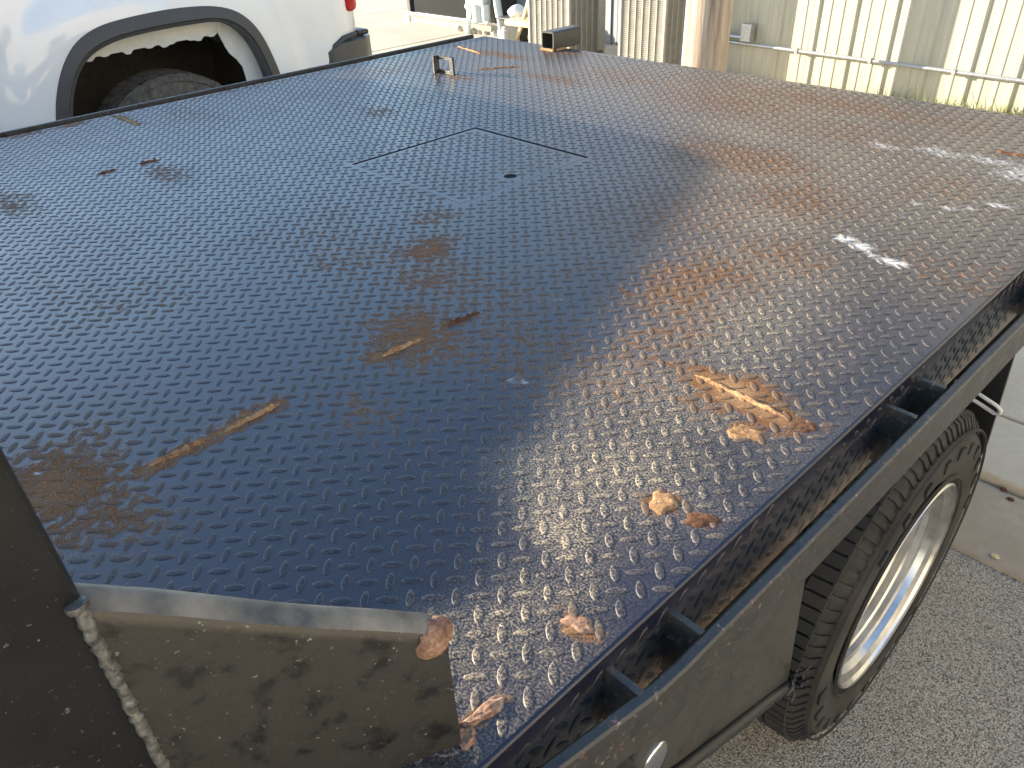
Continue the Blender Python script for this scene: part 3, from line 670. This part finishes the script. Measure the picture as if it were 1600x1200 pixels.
# ------------------------------------------------------------------ white pickup
pk = empty('pickup_truck', 'white pickup truck with dark wheel arch trim parked beside the flatbed', 'pickup truck')
PX = -4.1
TO = [(.86, .50), (.885, .70), (.895, .773), (.934, .88), (.997, .993), (1.086, 1.088), (1.21, 1.137), (1.361, 1.152), (1.548, 1.162), (1.758, 1.153), (1.885, 1.116), (1.97, 1.027), (2.014, .908), (2.046, .772), (2.06, .65), (2.07, .50)]
TI = [(.935, .50), (.955, .70), (.963, .773), (1.011, .893), (1.071, .981), (1.147, 1.038), (1.276, 1.073), (1.462, 1.086), (1.757, 1.089), (1.852, 1.058), (1.921, .978), (1.965, .861), (1.981, .761), (1.99, .65), (1.995, .50)]
NA = 72
def smooth_pl(P, it=6):
    P = P.copy()
    for _ in range(it): P[1:-1] = .5 * P[1:-1] + .25 * (P[:-2] + P[2:])
    return P
ao = smooth_pl(resample(TO, NA)); ai = smooth_pl(resample(TI, NA))
BY0, BY1, BZ1 = -.07, 2.64, 1.43
outer = []
per = resample([(BY0, .50), (BY0, BZ1), (BY1, BZ1), (BY1 - .02, .50)], 2000)
cen = np.array([1.47, .55])
ang = np.arctan2(per[:, 1] - cen[1], per[:, 0] - cen[0])
for k, p in enumerate(ao):
    a = math.atan2(p[1] - cen[1], p[0] - cen[0]); outer.append(per[np.argmin(np.abs(np.angle(np.exp(1j * (ang - a)))))])
outer = np.array(outer); outer[0] = (BY0, .5); outer[-1] = (BY1 - .02, .5)
# corners
for cy_, cz_ in ((BY0, BZ1), (BY1, BZ1)):
    k = np.argmin(np.hypot(outer[:, 0] - cy_, outer[:, 1] - cz_)); outer[k] = (cy_, cz_)
def side_x(y, z, dist, s_=1):
    x = 0
    x += .035 * max(0, 1 - (dist / .20) ** 2) if dist < .20 else 0          # flare
    x += -.020 * math.exp(-((z - 1.30) / .05) ** 2) * 0
    x -= max(0, z - 1.12) ** 1.5 * .25
    x -= max(0, .80 - z) * .10
    if y > 2.40: x -= ((y - 2.40) / .24) ** 2 * .085
    return x
def bed_side(s_, xp, name):
    m = MB(); NR = 18; vs = []; fs = []
    for k in range(NA):
        for r in range(NR + 1):
            t = (r / NR) ** 1.4; p = ao[k] * (1 - t) + outer[k] * t; dist = np.linalg.norm(p - ao[k])
            vs.append((xp + s_ * side_x(p[0], p[1], dist), p[0], p[1]))
    for k in range(NA - 1):
        for r in range(NR): a = k * (NR + 1) + r; fs.append((a, a + NR + 1, a + NR + 2, a + 1))
    o = m.add(vs, fs).build(name, 'white', pk, True, 50)
    sd = o.modifiers.new('t', 'SOLIDIFY'); sd.thickness = .012; sd.offset = -1 if s_ > 0 else 1
    return o
bed_side(1, PX, 'bed_side'); bed_side(-1, PX - 1.98, 'bed_side')
def trim(s_, xp):
    m = MB(); vs = []; fs = []
    for k in range(NA):
        o, i = ao[k], ai[k]; oo = o + (o - i) * .10
        for (p, xo) in ((oo, .034), (oo, .047), (o * .93 + i * .07, .052), (o * .30 + i * .70, .060), (o * .22 + i * .78, .052), (i, .047), (i, -.02), (o, -.02)): vs.append((xp + s_ * xo, p[0], p[1]))
    n = 8
    for k in range(NA - 1):
        for j in range(n): fs.append((k * n + j, k * n + (j + 1) % n, (k + 1) * n + (j + 1) % n, (k + 1) * n + j))
    m.add(vs, fs).build('wheel_arch_trim', 'trim', pk, True, 22)
trim(1, PX); trim(-1, PX - 1.98)
# inner fender with its row of tabs, rear liner, wheel house
low = [(1.03, .96), (1.072, 1.0)]
y = 1.072
while y < 1.79:
    z = 1.0 + .018 * (y - 1.07); tabh = .016 if int((y - 1.07) / .036) % 5 == 2 else (.008 if int((y - 1.07) / .036) % 3 == 1 else 0); low.append((y, z - tabh)); y += .018
up = [(1.95, 1.0), (1.86, 1.12), (1.75, 1.16), (1.45, 1.16), (1.2, 1.14), (1.08, 1.08)]
MB().prism(low + [(1.80, 1.02)] + up, 'x', PX - .062, PX - .055).build('inner_fender', 'innerwhite', pk)
MB().prism([(1.79, 1.03), (1.80, 1.0), (1.815, .95), (1.83, .915), (1.862, .88), (1.885, .84), (1.89, .79), (1.90, .55), (2.05, .55), (2.05, .9), (1.96, 1.06), (1.86, 1.11)], 'x', PX - .05, PX - .043).build('rear_liner', 'innerwhite', pk)
wh = MB(); 
wh.box(PX - .75, PX - .055, .80, .815, .3, 1.25); wh.box(PX - .75, PX - .07, 2.03, 2.045, .3, 1.25); wh.box(PX - .76, PX - .75, .80, 2.045, .3, 1.25); wh.box(PX - .75, PX - .064, .80, 2.045, 1.165, 1.18)
wh.build('wheel_house', 'under', pk)
MB().tube([(PX - .62, 1.86, 1.02), (PX - .20, 1.86, .985)], .035, 14).build('filler_hose', 'under', pk, True)
MB().box(PX - .5, PX - .2, .9, .96, .84, .92, .01).build('frame_bracket', 'under', pk)
make_wheel('wheel', pk, PX - .075, 1.50, .43, .432, .275, .262, 1, 'rubber_tan', blocks=44, seed=11)
make_wheel('wheel', pk, PX - 1.905, 1.50, .43, .432, .275, .262, -1, 'rubber', blocks=52, seed=12)
for s_ in (PX - .05, PX - 1.93): make_wheel('wheel', pk, s_, -3.1, .43, .432, .275, .262, 1 if s_ > -5 else -1, 'rubber', blocks=52, seed=13)
# tailgate, bed floor, tail lamps, bumper
MB().box(PX - 1.93, PX - .06, 2.565, 2.625, .86, 1.42, .02).build('tailgate', 'white', pk, True)
MB().box(PX - 1.2, PX - .78, -.05, 2.56, .88, .90).build('bed_floor', 'under', pk)
for xa in (PX - .135, PX - 1.955):
    lm = MB(); secs = []
    bm = bmesh.new(); bmesh.ops.create_cube(bm, size=1)
    for v in bm.verts: v.co = Vector((xa + .055 + v.co.x * .13, 2.600 + v.co.y * .085, 1.21 + v.co.z * .385))
    bmesh.ops.bevel(bm, geom=bm.edges[:], offset=.03, segments=3, affect='EDGES', profile=.5)
    lm.bm(bm).build('tail_light', 'red', pk, True, 60)
bx = []
def bump_sec(y, x, z0, z1): return y, x, z0, z1
bp = MB(); path = [(PX - .045, 2.40), (PX - .015, 2.47), (PX - .03, 2.60), (PX - .10, 2.675), (PX - .3, 2.71), (PX - .99, 2.72), (PX - 1.68, 2.71), (PX - 1.88, 2.675), (PX - 1.95, 2.60), (PX - 1.965, 2.47), (PX - 1.935, 2.40)]
vs = []; fs = []; k = 8
for i, (x, y) in enumerate(path):
    a = Vector((path[max(i - 1, 0)][0], path[max(i - 1, 0)][1], 0)); b = Vector((path[min(i + 1, len(path) - 1)][0], path[min(i + 1, len(path) - 1)][1], 0)); t = (b - a).normalized(); nn = Vector((-t.y, t.x, 0)) * -1
    zt = .845 if i in (0, len(path) - 1) else .885
    for o, z in ((-.06, zt - .01), (-.02, zt), (.012, zt - .006), (.022, zt - .03), (.022, zt - .05), (.0, zt - .06), (.0, .60), (-.06, .58)): vs.append((x + nn.x * -o, y + nn.y * -o, z))
for i in range(len(path) - 1):
    for j in range(k): fs.append((i * k + j, i * k + (j + 1) % k, (i + 1) * k + (j + 1) % k, (i + 1) * k + j))
fs += [tuple(range(k)), tuple(range(len(path) * k - k, len(path) * k))]
bo = bp.add(vs, fs).build('rear_bumper', 'bumper', pk, True, 40)
MB().tube([(PX + .004, 2.405, .70), (PX + .006, 2.40, .80), (PX + .008, 2.43, .862), (PX + .006, 2.50, .893), (PX - .02, 2.60, .905)], [.014, .014, .016, .016, .012], 10).build('bumper_trim', 'trim', bo, True, 60)
MB().box(PX - .16, PX - .03, 2.625, 2.70, .886, .915, .012).build('bumper_step', 'plastic', bo, True)
cab_shell('cab', pk, PX - .99, [(-.09, .90, .5, .97, 1.40, .66, 1.93), (-.2, .97, .45, .99, 1.40, .66, 1.985), (-.6, .97, .45, .99, 1.40, .66, 2.02), (-.9, .97, .45, .99, 1.40, .66, 2.045), (-1.35, .97, .45, .99, 1.38, .66, 2.09), (-1.7, .97, .45, .99, 1.36, .66, 2.13), (-2.1, .97, .45, .99, 1.34, .66, 2.14), (-2.35, .97, .45, .99, 1.34, .66, 2.10), (-2.95, .97, .45, .98, 1.32, .84, 1.44), (-3.9, .95, .45, .96, 1.26, .84, 1.32), (-4.15, .88, .5, .9, 1.1, .75, 1.12)], 'white')
for s_ in (-1, 1):
    xc = PX - .99 + s_ * .905
    MB().prism([(-.25, 1.45), (-.29, 1.84), (-1.1, 1.90), (-1.1, 1.44)], 'x', xc - .012, xc + .012).build('side_window', 'glass', pk)
    MB().prism([(-1.17, 1.44), (-1.17, 1.90), (-2.05, 1.94), (-2.5, 1.42)], 'x', xc - .012, xc + .012).build('side_window', 'glass', pk)

# ------------------------------------------------------------------ cream metal building
WY = 6.31
mb = empty('metal_building', 'cream ribbed metal building behind the flatbed', 'building')
def rib_panel(w, major, minor):
    prof = [(0, 0)]
    def rib(c, hw_, h, tw): return [(c - hw_, 0), (c - tw, -h), (c + tw, -h), (c + hw_, 0)]
    pts = rib(.035, .024, .015, .012)
    for q in range(1, 3): pts += rib(.035 + q * w / 3, .024, .015, .012)
    for q in range(3):
        for e in (1, 2): pts += rib(.035 + q * w / 3 + e * w / 9, .018, .005, .010)
    return sorted(pts)
PW = .914; prof = [(0, 0)] + rib_panel(PW, 0, 0); prof = [p for p in prof if p[0] < PW] + [(PW, 0)]
WH = 3.9; pm = MB(); vs = []; n = len(prof)
for z in np.linspace(.055, WH, 9): vs += [(x, y, z) for x, y in prof]
pm.add(vs, [(i * n + k, i * n + k + 1, (i + 1) * n + k + 1, (i + 1) * n + k) for i in range(8) for k in range(n - 1)])
pan = pm.build('wall_panel', 'cream', mb); pan.location = (-4.15, WY, 0)
for k in range(1, 14):
    o = D.objects.new('wall_panel', pan.data); COL.objects.link(o); o.parent = mb; o.location = (-4.15 + k * (PW + .001), WY + (.0015 if k % 2 else 0), 0)
MB().box(-4.13, 8.6, WY + .03, WY + .2, .0, WH - .01).build('wall_core', 'greywall', mb)
MB().box(-4.15, 8.6, WY - .012, WY + .06, .02, .056).build('base_trim', 'rust_dark', mb)
MB().box(-4.28, 8.7, WY - .12, WY + 6, WH, WH + .14).build('roof_edge', 'greywall', mb)
MB().box(-4.17, -4.13, WY + .04, WY + 5.8, .03, WH - .02).build('end_wall', 'greywall', mb)
MB().box(-4.12, 8.6, WY + 5.6, WY + 5.8, .03, WH - .02).build('rear_wall', 'greywall', mb)
cd = MB().tube([(-4.10, WY - .05, .330), (-3.7, WY - .05, .325), (8, WY - .05, .19)], .013, 10).build('conduit', 'galv', mb, True)
for x in np.arange(-3.3, 3, .62): MB().box(x - .012, x + .012, WY - .068, WY - .028, .306 - (x + 3.7) * .0115, .343 - (x + 3.7) * .0115).build('conduit_strap', 'galv', cd)
MB().box(-3.81, -3.715, WY - .10, WY - .032, .35, .489, .006).build('junction_box', 'galv', mb)
MB().tube([(-4.10, WY - .062, .378), (-3.80, WY - .062, .378)], .016, 10).build('conduit', 'galv', mb, True)

# building added out of frame: the sun on its face warms the shaded side of the truck
nb = empty('bounce_building', 'pale stucco building added out of view to bounce warm light onto the flatbed', 'building')
MB().box(6.6, 12, -14, 5.2, 0, 4.6, .02).build('wall', 'stucco', nb); MB().box(6.5, 12.1, -14.1, 5.3, 4.6, 4.85, .02).build('roof', 'greywall', nb)
for y_ in (-10, -6, -2, 2):
    f_ = MB().box(6.55, 6.61, y_ - .7, y_ + .7, 1.0, 2.3, .01).build('window', 'storefront', nb); MB().box(6.54, 6.552, y_ - .62, y_ + .62, 1.08, 2.22).build('pane', 'glass', f_)

# grass along the wall foot
gm = MB(); r = random.Random(21)
for k in range(2600):
    x = r.uniform(-3.4, 1.2); dens = min(1, max(.04, (x + 2.9) / 1.5));
    if r.random() > dens: continue
    y = WY - .03 - abs(r.gauss(0, .08)); h = r.uniform(.03, .13) * (1.6 if r.random() < .06 else 1); a = r.uniform(0, 2 * PI); w = r.uniform(.002, .004); lx, ly = r.gauss(0, .4) * h, r.gauss(0, .4) * h
    dx, dy = math.cos(a) * w, math.sin(a) * w
    gm.add([(x - dx, y - dy, .03), (x + dx, y + dy, .03), (x + lx * .5 + dx * .7, y + ly * .5 + dy * .7, .03 + h * .6), (x + lx * .5 - dx * .7, y + ly * .5 - dy * .7, .03 + h * .6), (x + lx, y + ly, .03 + h)], [(0, 1, 2, 3), (3, 2, 4)])
tag(gm.build('grass', 'leaf'), 'thin green grass growing along the foot of the cream wall', 'grass', kind='stuff')

# ------------------------------------------------------------------ utility pole
vs = []; fs = []; n = 48; H = 8.5; K = 40; pcx, pcy = -3.34, 5.0
rn = np.random.RandomState(4); js = vnoise(np.linspace(0, 12, n), np.zeros(n), 6, 3, 1.0)
for i in range(K + 1):
    z = H * (i / K) ** 1.5; R_ = .163 - .04 * z / H
    for k in range(n):
        a = 2 * PI * k / n; groove = .010 if k in (34, 35) else (.007 if k in (5, 20, 41) else 0); q = R_ * (1 + .05 * (js[k] - .5)) - groove
        vs.append((pcx + q * math.cos(a), pcy + q * math.sin(a), z))
for i in range(K):
    for k in range(n): fs.append((i * n + k, i * n + (k + 1) % n, (i + 1) * n + (k + 1) % n, (i + 1) * n + k))
fs.append(tuple(range(K * n, K * n + n)))
tag(MB().add(vs, fs).build('utility_pole', 'wood', None, True, 30), 'thick weathered wooden utility pole standing by the cream metal wall', 'pole')

# ------------------------------------------------------------------ air conditioners
def condenser(label, x0, x1, y0, y1, h):
    e = empty('air_conditioner', label, 'air conditioner', 'condensers behind the flatbed'); e.location = (x0, y0, 0)
    w, d_ = x1 - x0, y1 - y0
    MB().box(-.04, w + .04, -.04, d_ + .04, .025, .045, .008).build('pad', 'concrete', e)
    MB().box(.02, w - .02, .02, d_ - .02, .05, h - .02).build('coil', 'acdark', e)
    for cx_, cy_ in ((0, 0), (w, 0), (0, d_), (w, d_)): MB().box(cx_ - .014, cx_ + .014, cy_ - .014, cy_ + .014, .046, h, .006).build('corner_post', 'ac', e)
    MB().box(-.016, w + .016, -.016, d_ + .016, h, h + .05, .012).build('lid', 'ac', e); MB().box(-.012, w + .012, -.012, d_ + .012, .046, .07, .006).build('base_pan', 'ac', e)
    for face in range(4):
        m = MB(); span = w if face % 2 == 0 else d_; ncol = max(2, int(span / .075)); cw = (span - .03) / ncol
        nz = int((h - .08) / .017)
        for c in range(ncol):
            a, b = .015 + c * cw + .005, .015 + (c + 1) * cw - .005
            for k in range(nz):
                z = .075 + k * .017
                q = [(a, .010, z + .012), (b, .010, z + .012), (b, -.006, z), (a, -.006, z)]
                tr = {0: lambda p: (p[0], p[1], p[2]), 2: lambda p: (p[0], d_ - p[1], p[2]), 1: lambda p: (w - p[1], p[0], p[2]), 3: lambda p: (p[1], p[0], p[2])}[face]
                m.add([tr(p) for p in q], [(0, 1, 2, 3)])
            bx0, bx1 = .015 + c * cw - .005, .015 + c * cw + .005
            q = [(bx0, .004, .07), (bx1, .004, .07), (bx1, .004, h), (bx0, .004, h)]; q2 = [(bx0, -.008, .07), (bx1, -.008, .07), (bx1, -.008, h), (bx0, -.008, h)]
            m.add([tr(p) for p in q2] + [tr(p) for p in q], [(0, 1, 2, 3), (0, 4, 5, 1), (1, 5, 6, 2), (2, 6, 7, 3), (3, 7, 4, 0)])
        m.build('louver_panel', 'ac', e)
    return e, w, d_
e1, w1, d1 = condenser('beige louvered air conditioner beside the pale lumber and charcoal bin', -6.01, -5.47, 5.85, 6.35, .95)
MB().box(w1 + .0, w1 + .03, .40, .50, .10, .9, .004).build('service_panel', 'ac', e1)
e2, w2, d2 = condenser('beige louvered air conditioner right beside the wooden pole', -4.83, -4.34, 5.85, 6.35, .95)
dbx = empty('disconnect_box', 'grey electrical disconnect box with a cable between the air conditioners', 'electrical box'); dbx.location = (-5.38, 6.74, .46)
MB().box(-.06, .10, 0, .08, 0, .26, .006).build('box_body', 'galv', dbx)
MB().box(-.04, .08, -.006, .001, .10, .2).build('label_plate', 'pipewhite', dbx); MB().box(-.03, .06, -.008, -.005, .16, .19).build('warning_strip', 'red', dbx)
MB().tube([(0, .04, .0), (.01, .02, -.12), (.08, -.05, -.24), (.22, -.12, -.30), (.45, -.15, -.30)], .011, 8).build('cable', 'plastic', dbx, True)
MB().tube([(.08, .03, .08), (.25, .0, .07), (.42, -.1, .12), (.55, -.2, .18)], .011, 8).build('cable', 'wire', dbx, True)

# ------------------------------------------------------------------ dark storefront, recess behind the units
sf = empty('storefront', 'dark storefront with bronze window frames beside the gas meter', 'building')
SY = 6.60; sx0, sx1 = -9.05, -7.25
MB().box(sx0 + .02, sx1, SY - .01, SY + .25, .0, .13).build('footing', 'rawgravel', sf)
MB().box(sx0 - .02, sx1 + .0, SY + .03, SY + 3, .131, 2.3).build('wall_core', 'storefront', sf)
xs_ = [sx0, -7.72, sx1 - .04]
for x in xs_: MB().box(x, x + .05, SY - .03, SY + .028, .165, 2.3, .004).build('mullion', 'storefront', sf)
MB().box(sx0, sx1 + .01, SY - .035, SY + .028, .132, .164, .004).build('sill', 'galv', sf); MB().box(sx0, sx1 + .01, SY - .035, SY + .028, 2.26, 2.32, .004).build('head_frame', 'storefront', sf)
for a, b in ((xs_[0] + .05, xs_[1]), (xs_[1] + .05, xs_[2])): MB().box(a + .001, b - .001, SY + .005, SY + .020, .166, 2.258).build('pane', 'glass', sf)
MB().box(sx0 - .12, sx0 - .03, SY + .05, SY + .3, .03, 2.3).build('corner_post', 'storefront', sf)
MB().box(sx0 - .135, sx0 - .035, SY - .01, SY + .049, .03, .11, .01).build('downspout_foot', 'pipewhite', sf)
for k in range(6):
    bm = bmesh.new(); bmesh.ops.create_icosphere(bm, subdivisions=1, radius=1); rr2 = random.Random(k); s_ = .025 + .03 * rr2.random(); px_ = -7.95 + k * .13 + rr2.uniform(-.03, .03)
    for v in bm.verts: v.co = Vector((px_ + v.co.x * s_ * 1.3, 6.50 + v.co.y * s_, .05 + v.co.z * s_ * (.8 + .4 * rr2.random())))
    tag(MB().bm(bm).build('stone', 'concrete'), 'small pale stone lying at the foot of the storefront wall', 'stone', 'stones by the storefront')
rc = empty('recess_wall', 'blue grey metal wall set back between the storefront and cream building', 'wall')
for k in range(4):
    MB().box(sx1 + .002 + k * 0.775, sx1 + .77 + k * 0.775, 6.85, 6.91, .03, 2.9).build('siding_sheet', 'greywall', rc)
    for q in range(5): MB().box(sx1 + .06 + k * 0.775 + q * .15, sx1 + .09 + k * 0.775 + q * .15, 6.835, 6.8495, .03, 2.9).build('rib', 'greywall', rc)
gmn = empty('gas_meter', 'grey gas meter on white riser pipes against the dark storefront', 'gas meter')
gy_ = 6.44
MB().tube([(-7.70, gy_, .02), (-7.645, gy_, .26), (-7.60, gy_, .55), (-7.60, gy_, .75)], .032, 14).build('riser_pipe', 'pipewhite', gmn, True)
MB().box(-7.66, -7.56, gy_ - .04, gy_ + .04, .36, .46, .015).build('valve', 'pipewhite', gmn, True); MB().tube([(-7.66, gy_, .325), (-7.62, gy_, .35)], .05, 12).build('pipe_union', 'pipewhite', gmn, True)
MB().tube([(-7.13, gy_ + .05, .02), (-7.17, gy_ + .05, .26)], .036, 14).build('riser_pipe', 'metergrey', gmn, True); MB().tube([(-7.17, gy_ + .05, .25), (-7.22, gy_ + .05, .5), (-7.24, gy_ + .05, .8)], .046, 14).build('riser_pipe', 'metergrey', gmn, True)
MB().box(-7.55, -7.33, gy_ - .06, gy_ + .08, .36, .58, .02).build('meter_head', 'metergrey', gmn, True)
bm = bmesh.new(); bmesh.ops.create_cone(bm, cap_ends=True, segments=24, radius1=.075, radius2=.085, depth=.2)
for v in bm.verts: v.co += Vector((-7.47, gy_, .28))
MB().bm(bm).build('meter_body', 'metergrey', gmn, True, 40)
bm = bmesh.new(); bmesh.ops.create_cone(bm, cap_ends=True, segments=24, radius1=.05, radius2=.055, depth=.18)
for v in bm.verts: v.co += Vector((-7.345, gy_, .29))
MB().bm(bm).build('regulator', 'metergrey', gmn, True, 40)
MB().tube([(-7.60, gy_, .60), (-7.5, gy_, .62), (-7.3, gy_, .62), (-7.23, gy_ + .05, .60)], .028, 12).build('cross_pipe', 'pipewhite', gmn, True)

# bin with a white bag, lumber stool, grey block
tag(MB().tube([(-3.74, 5.6, .02), (-3.74, 5.6, 6.2)], .075, 20).build('shadow_mast', 'galv', None, True), 'galvanised mast added behind the wooden pole to cast a shadow on the wall', 'mast')  # unseen mast, added to throw the narrow shadow on the cream wall
bn = empty('bin', 'charcoal plastic bin beside the gas meter', 'bin')
bm = bmesh.new(); bmesh.ops.create_cone(bm, cap_ends=True, segments=4, radius1=.20, radius2=.25, depth=.24, matrix=Matrix.Rotation(PI / 4, 4, 'Z'))
for v in bm.verts: v.co += Vector((-6.83, 6.5, .155))
bmesh.ops.bevel(bm, geom=bm.edges[:], offset=.02, segments=2, affect='EDGES'); MB().bm(bm).build('bin_body', 'binplastic', bn, True)
MB().box(-7.02, -6.64, 6.31, 6.69, .265, .285, .008).build('bin_rim', 'binplastic', bn)
bm = bmesh.new(); bmesh.ops.create_icosphere(bm, subdivisions=3, radius=1)
for v in bm.verts:
    p = v.co.copy(); q = 1 + .25 * (vnoise(np.array([p.x + 2]), np.array([p.y + p.z]), 3, 3, 1.6)[0] - .5)
    v.co = Vector((-6.80 + p.x * .11 * q * (1 - .45 * max(p.z, 0)), 6.42 + p.y * .09 * q, .345 + p.z * .075 * q))
tag(MB().bm(bm).build('bag', 'pipewhite', None, True, 70), 'crumpled white bag lying on the charcoal bin', 'bag')
ws = empty('lumber_stool', 'pale lumber stool with crossed legs beside the beige air conditioner', 'stool')
MB().box(-6.73, -6.16, 6.16, 6.40, .245, .305, .015).build('seat', 'yellowwood', ws, True)
MB().tube([(-6.71, 6.28, .032), (-6.58, 6.28, .24), (-6.40, 6.28, .62)], .022, 4).build('leg', 'yellowwood', ws)
MB().tube([(-6.25, 6.35, .032), (-6.32, 6.35, .28), (-6.40, 6.30, .62)], .022, 4).build('leg', 'yellowwood', ws)
MB().box(-6.55, -6.20, 6.33, 6.38, .09, .14, .008).build('stretcher', 'yellowwood', ws)
jg = empty('jug', 'small pale grey jug under the lumber stool', 'jug')
MB().box(-6.84, -6.72, 6.14, 6.24, .032, .19, .02).build('jug_body', 'metergrey', jg, True); MB().tube([(-6.78, 6.19, .185), (-6.78, 6.19, .22)], .018, 10).build('cap', 'pipewhite', jg, True)

# litter on the ground by the wheel
lr = random.Random(9)
for k, (x, y, c) in enumerate([(-.12, 2.06, 'rust_dark'), (-.02, 2.14, 'rust_dark'), (-.20, 1.93, 'yellowwood'), (.02, 1.60, 'concrete'), (-.25, 2.2, 'rust_dark'), (-.16, 2.24, 'rust_dark'), (-.05, 1.93, 'rust_dark'), (-.28, 2.23, 'rust_dark')]):
    bm = bmesh.new(); bmesh.ops.create_icosphere(bm, subdivisions=1, radius=1); s_ = lr.uniform(.008, .018)
    for v in bm.verts: v.co = Vector((x + v.co.x * s_ * 1.5, y + v.co.y * s_, (.012 if y > 1.9 else 0) + .004 + v.co.z * s_ * .5))
    tag(MB().bm(bm).build('debris' if c != 'concrete' else 'pebble', c), 'pale pebble on the aggregate ground near the wheel' if c == 'concrete' else 'straw coloured chip in the gutter by the wheel' if c == 'yellowwood' else 'dark dried leaf scrap lying in the gutter by the wheel', 'pebble' if c == 'concrete' else 'debris', None if c in ('concrete', 'yellowwood') else 'leaf scraps in the gutter')
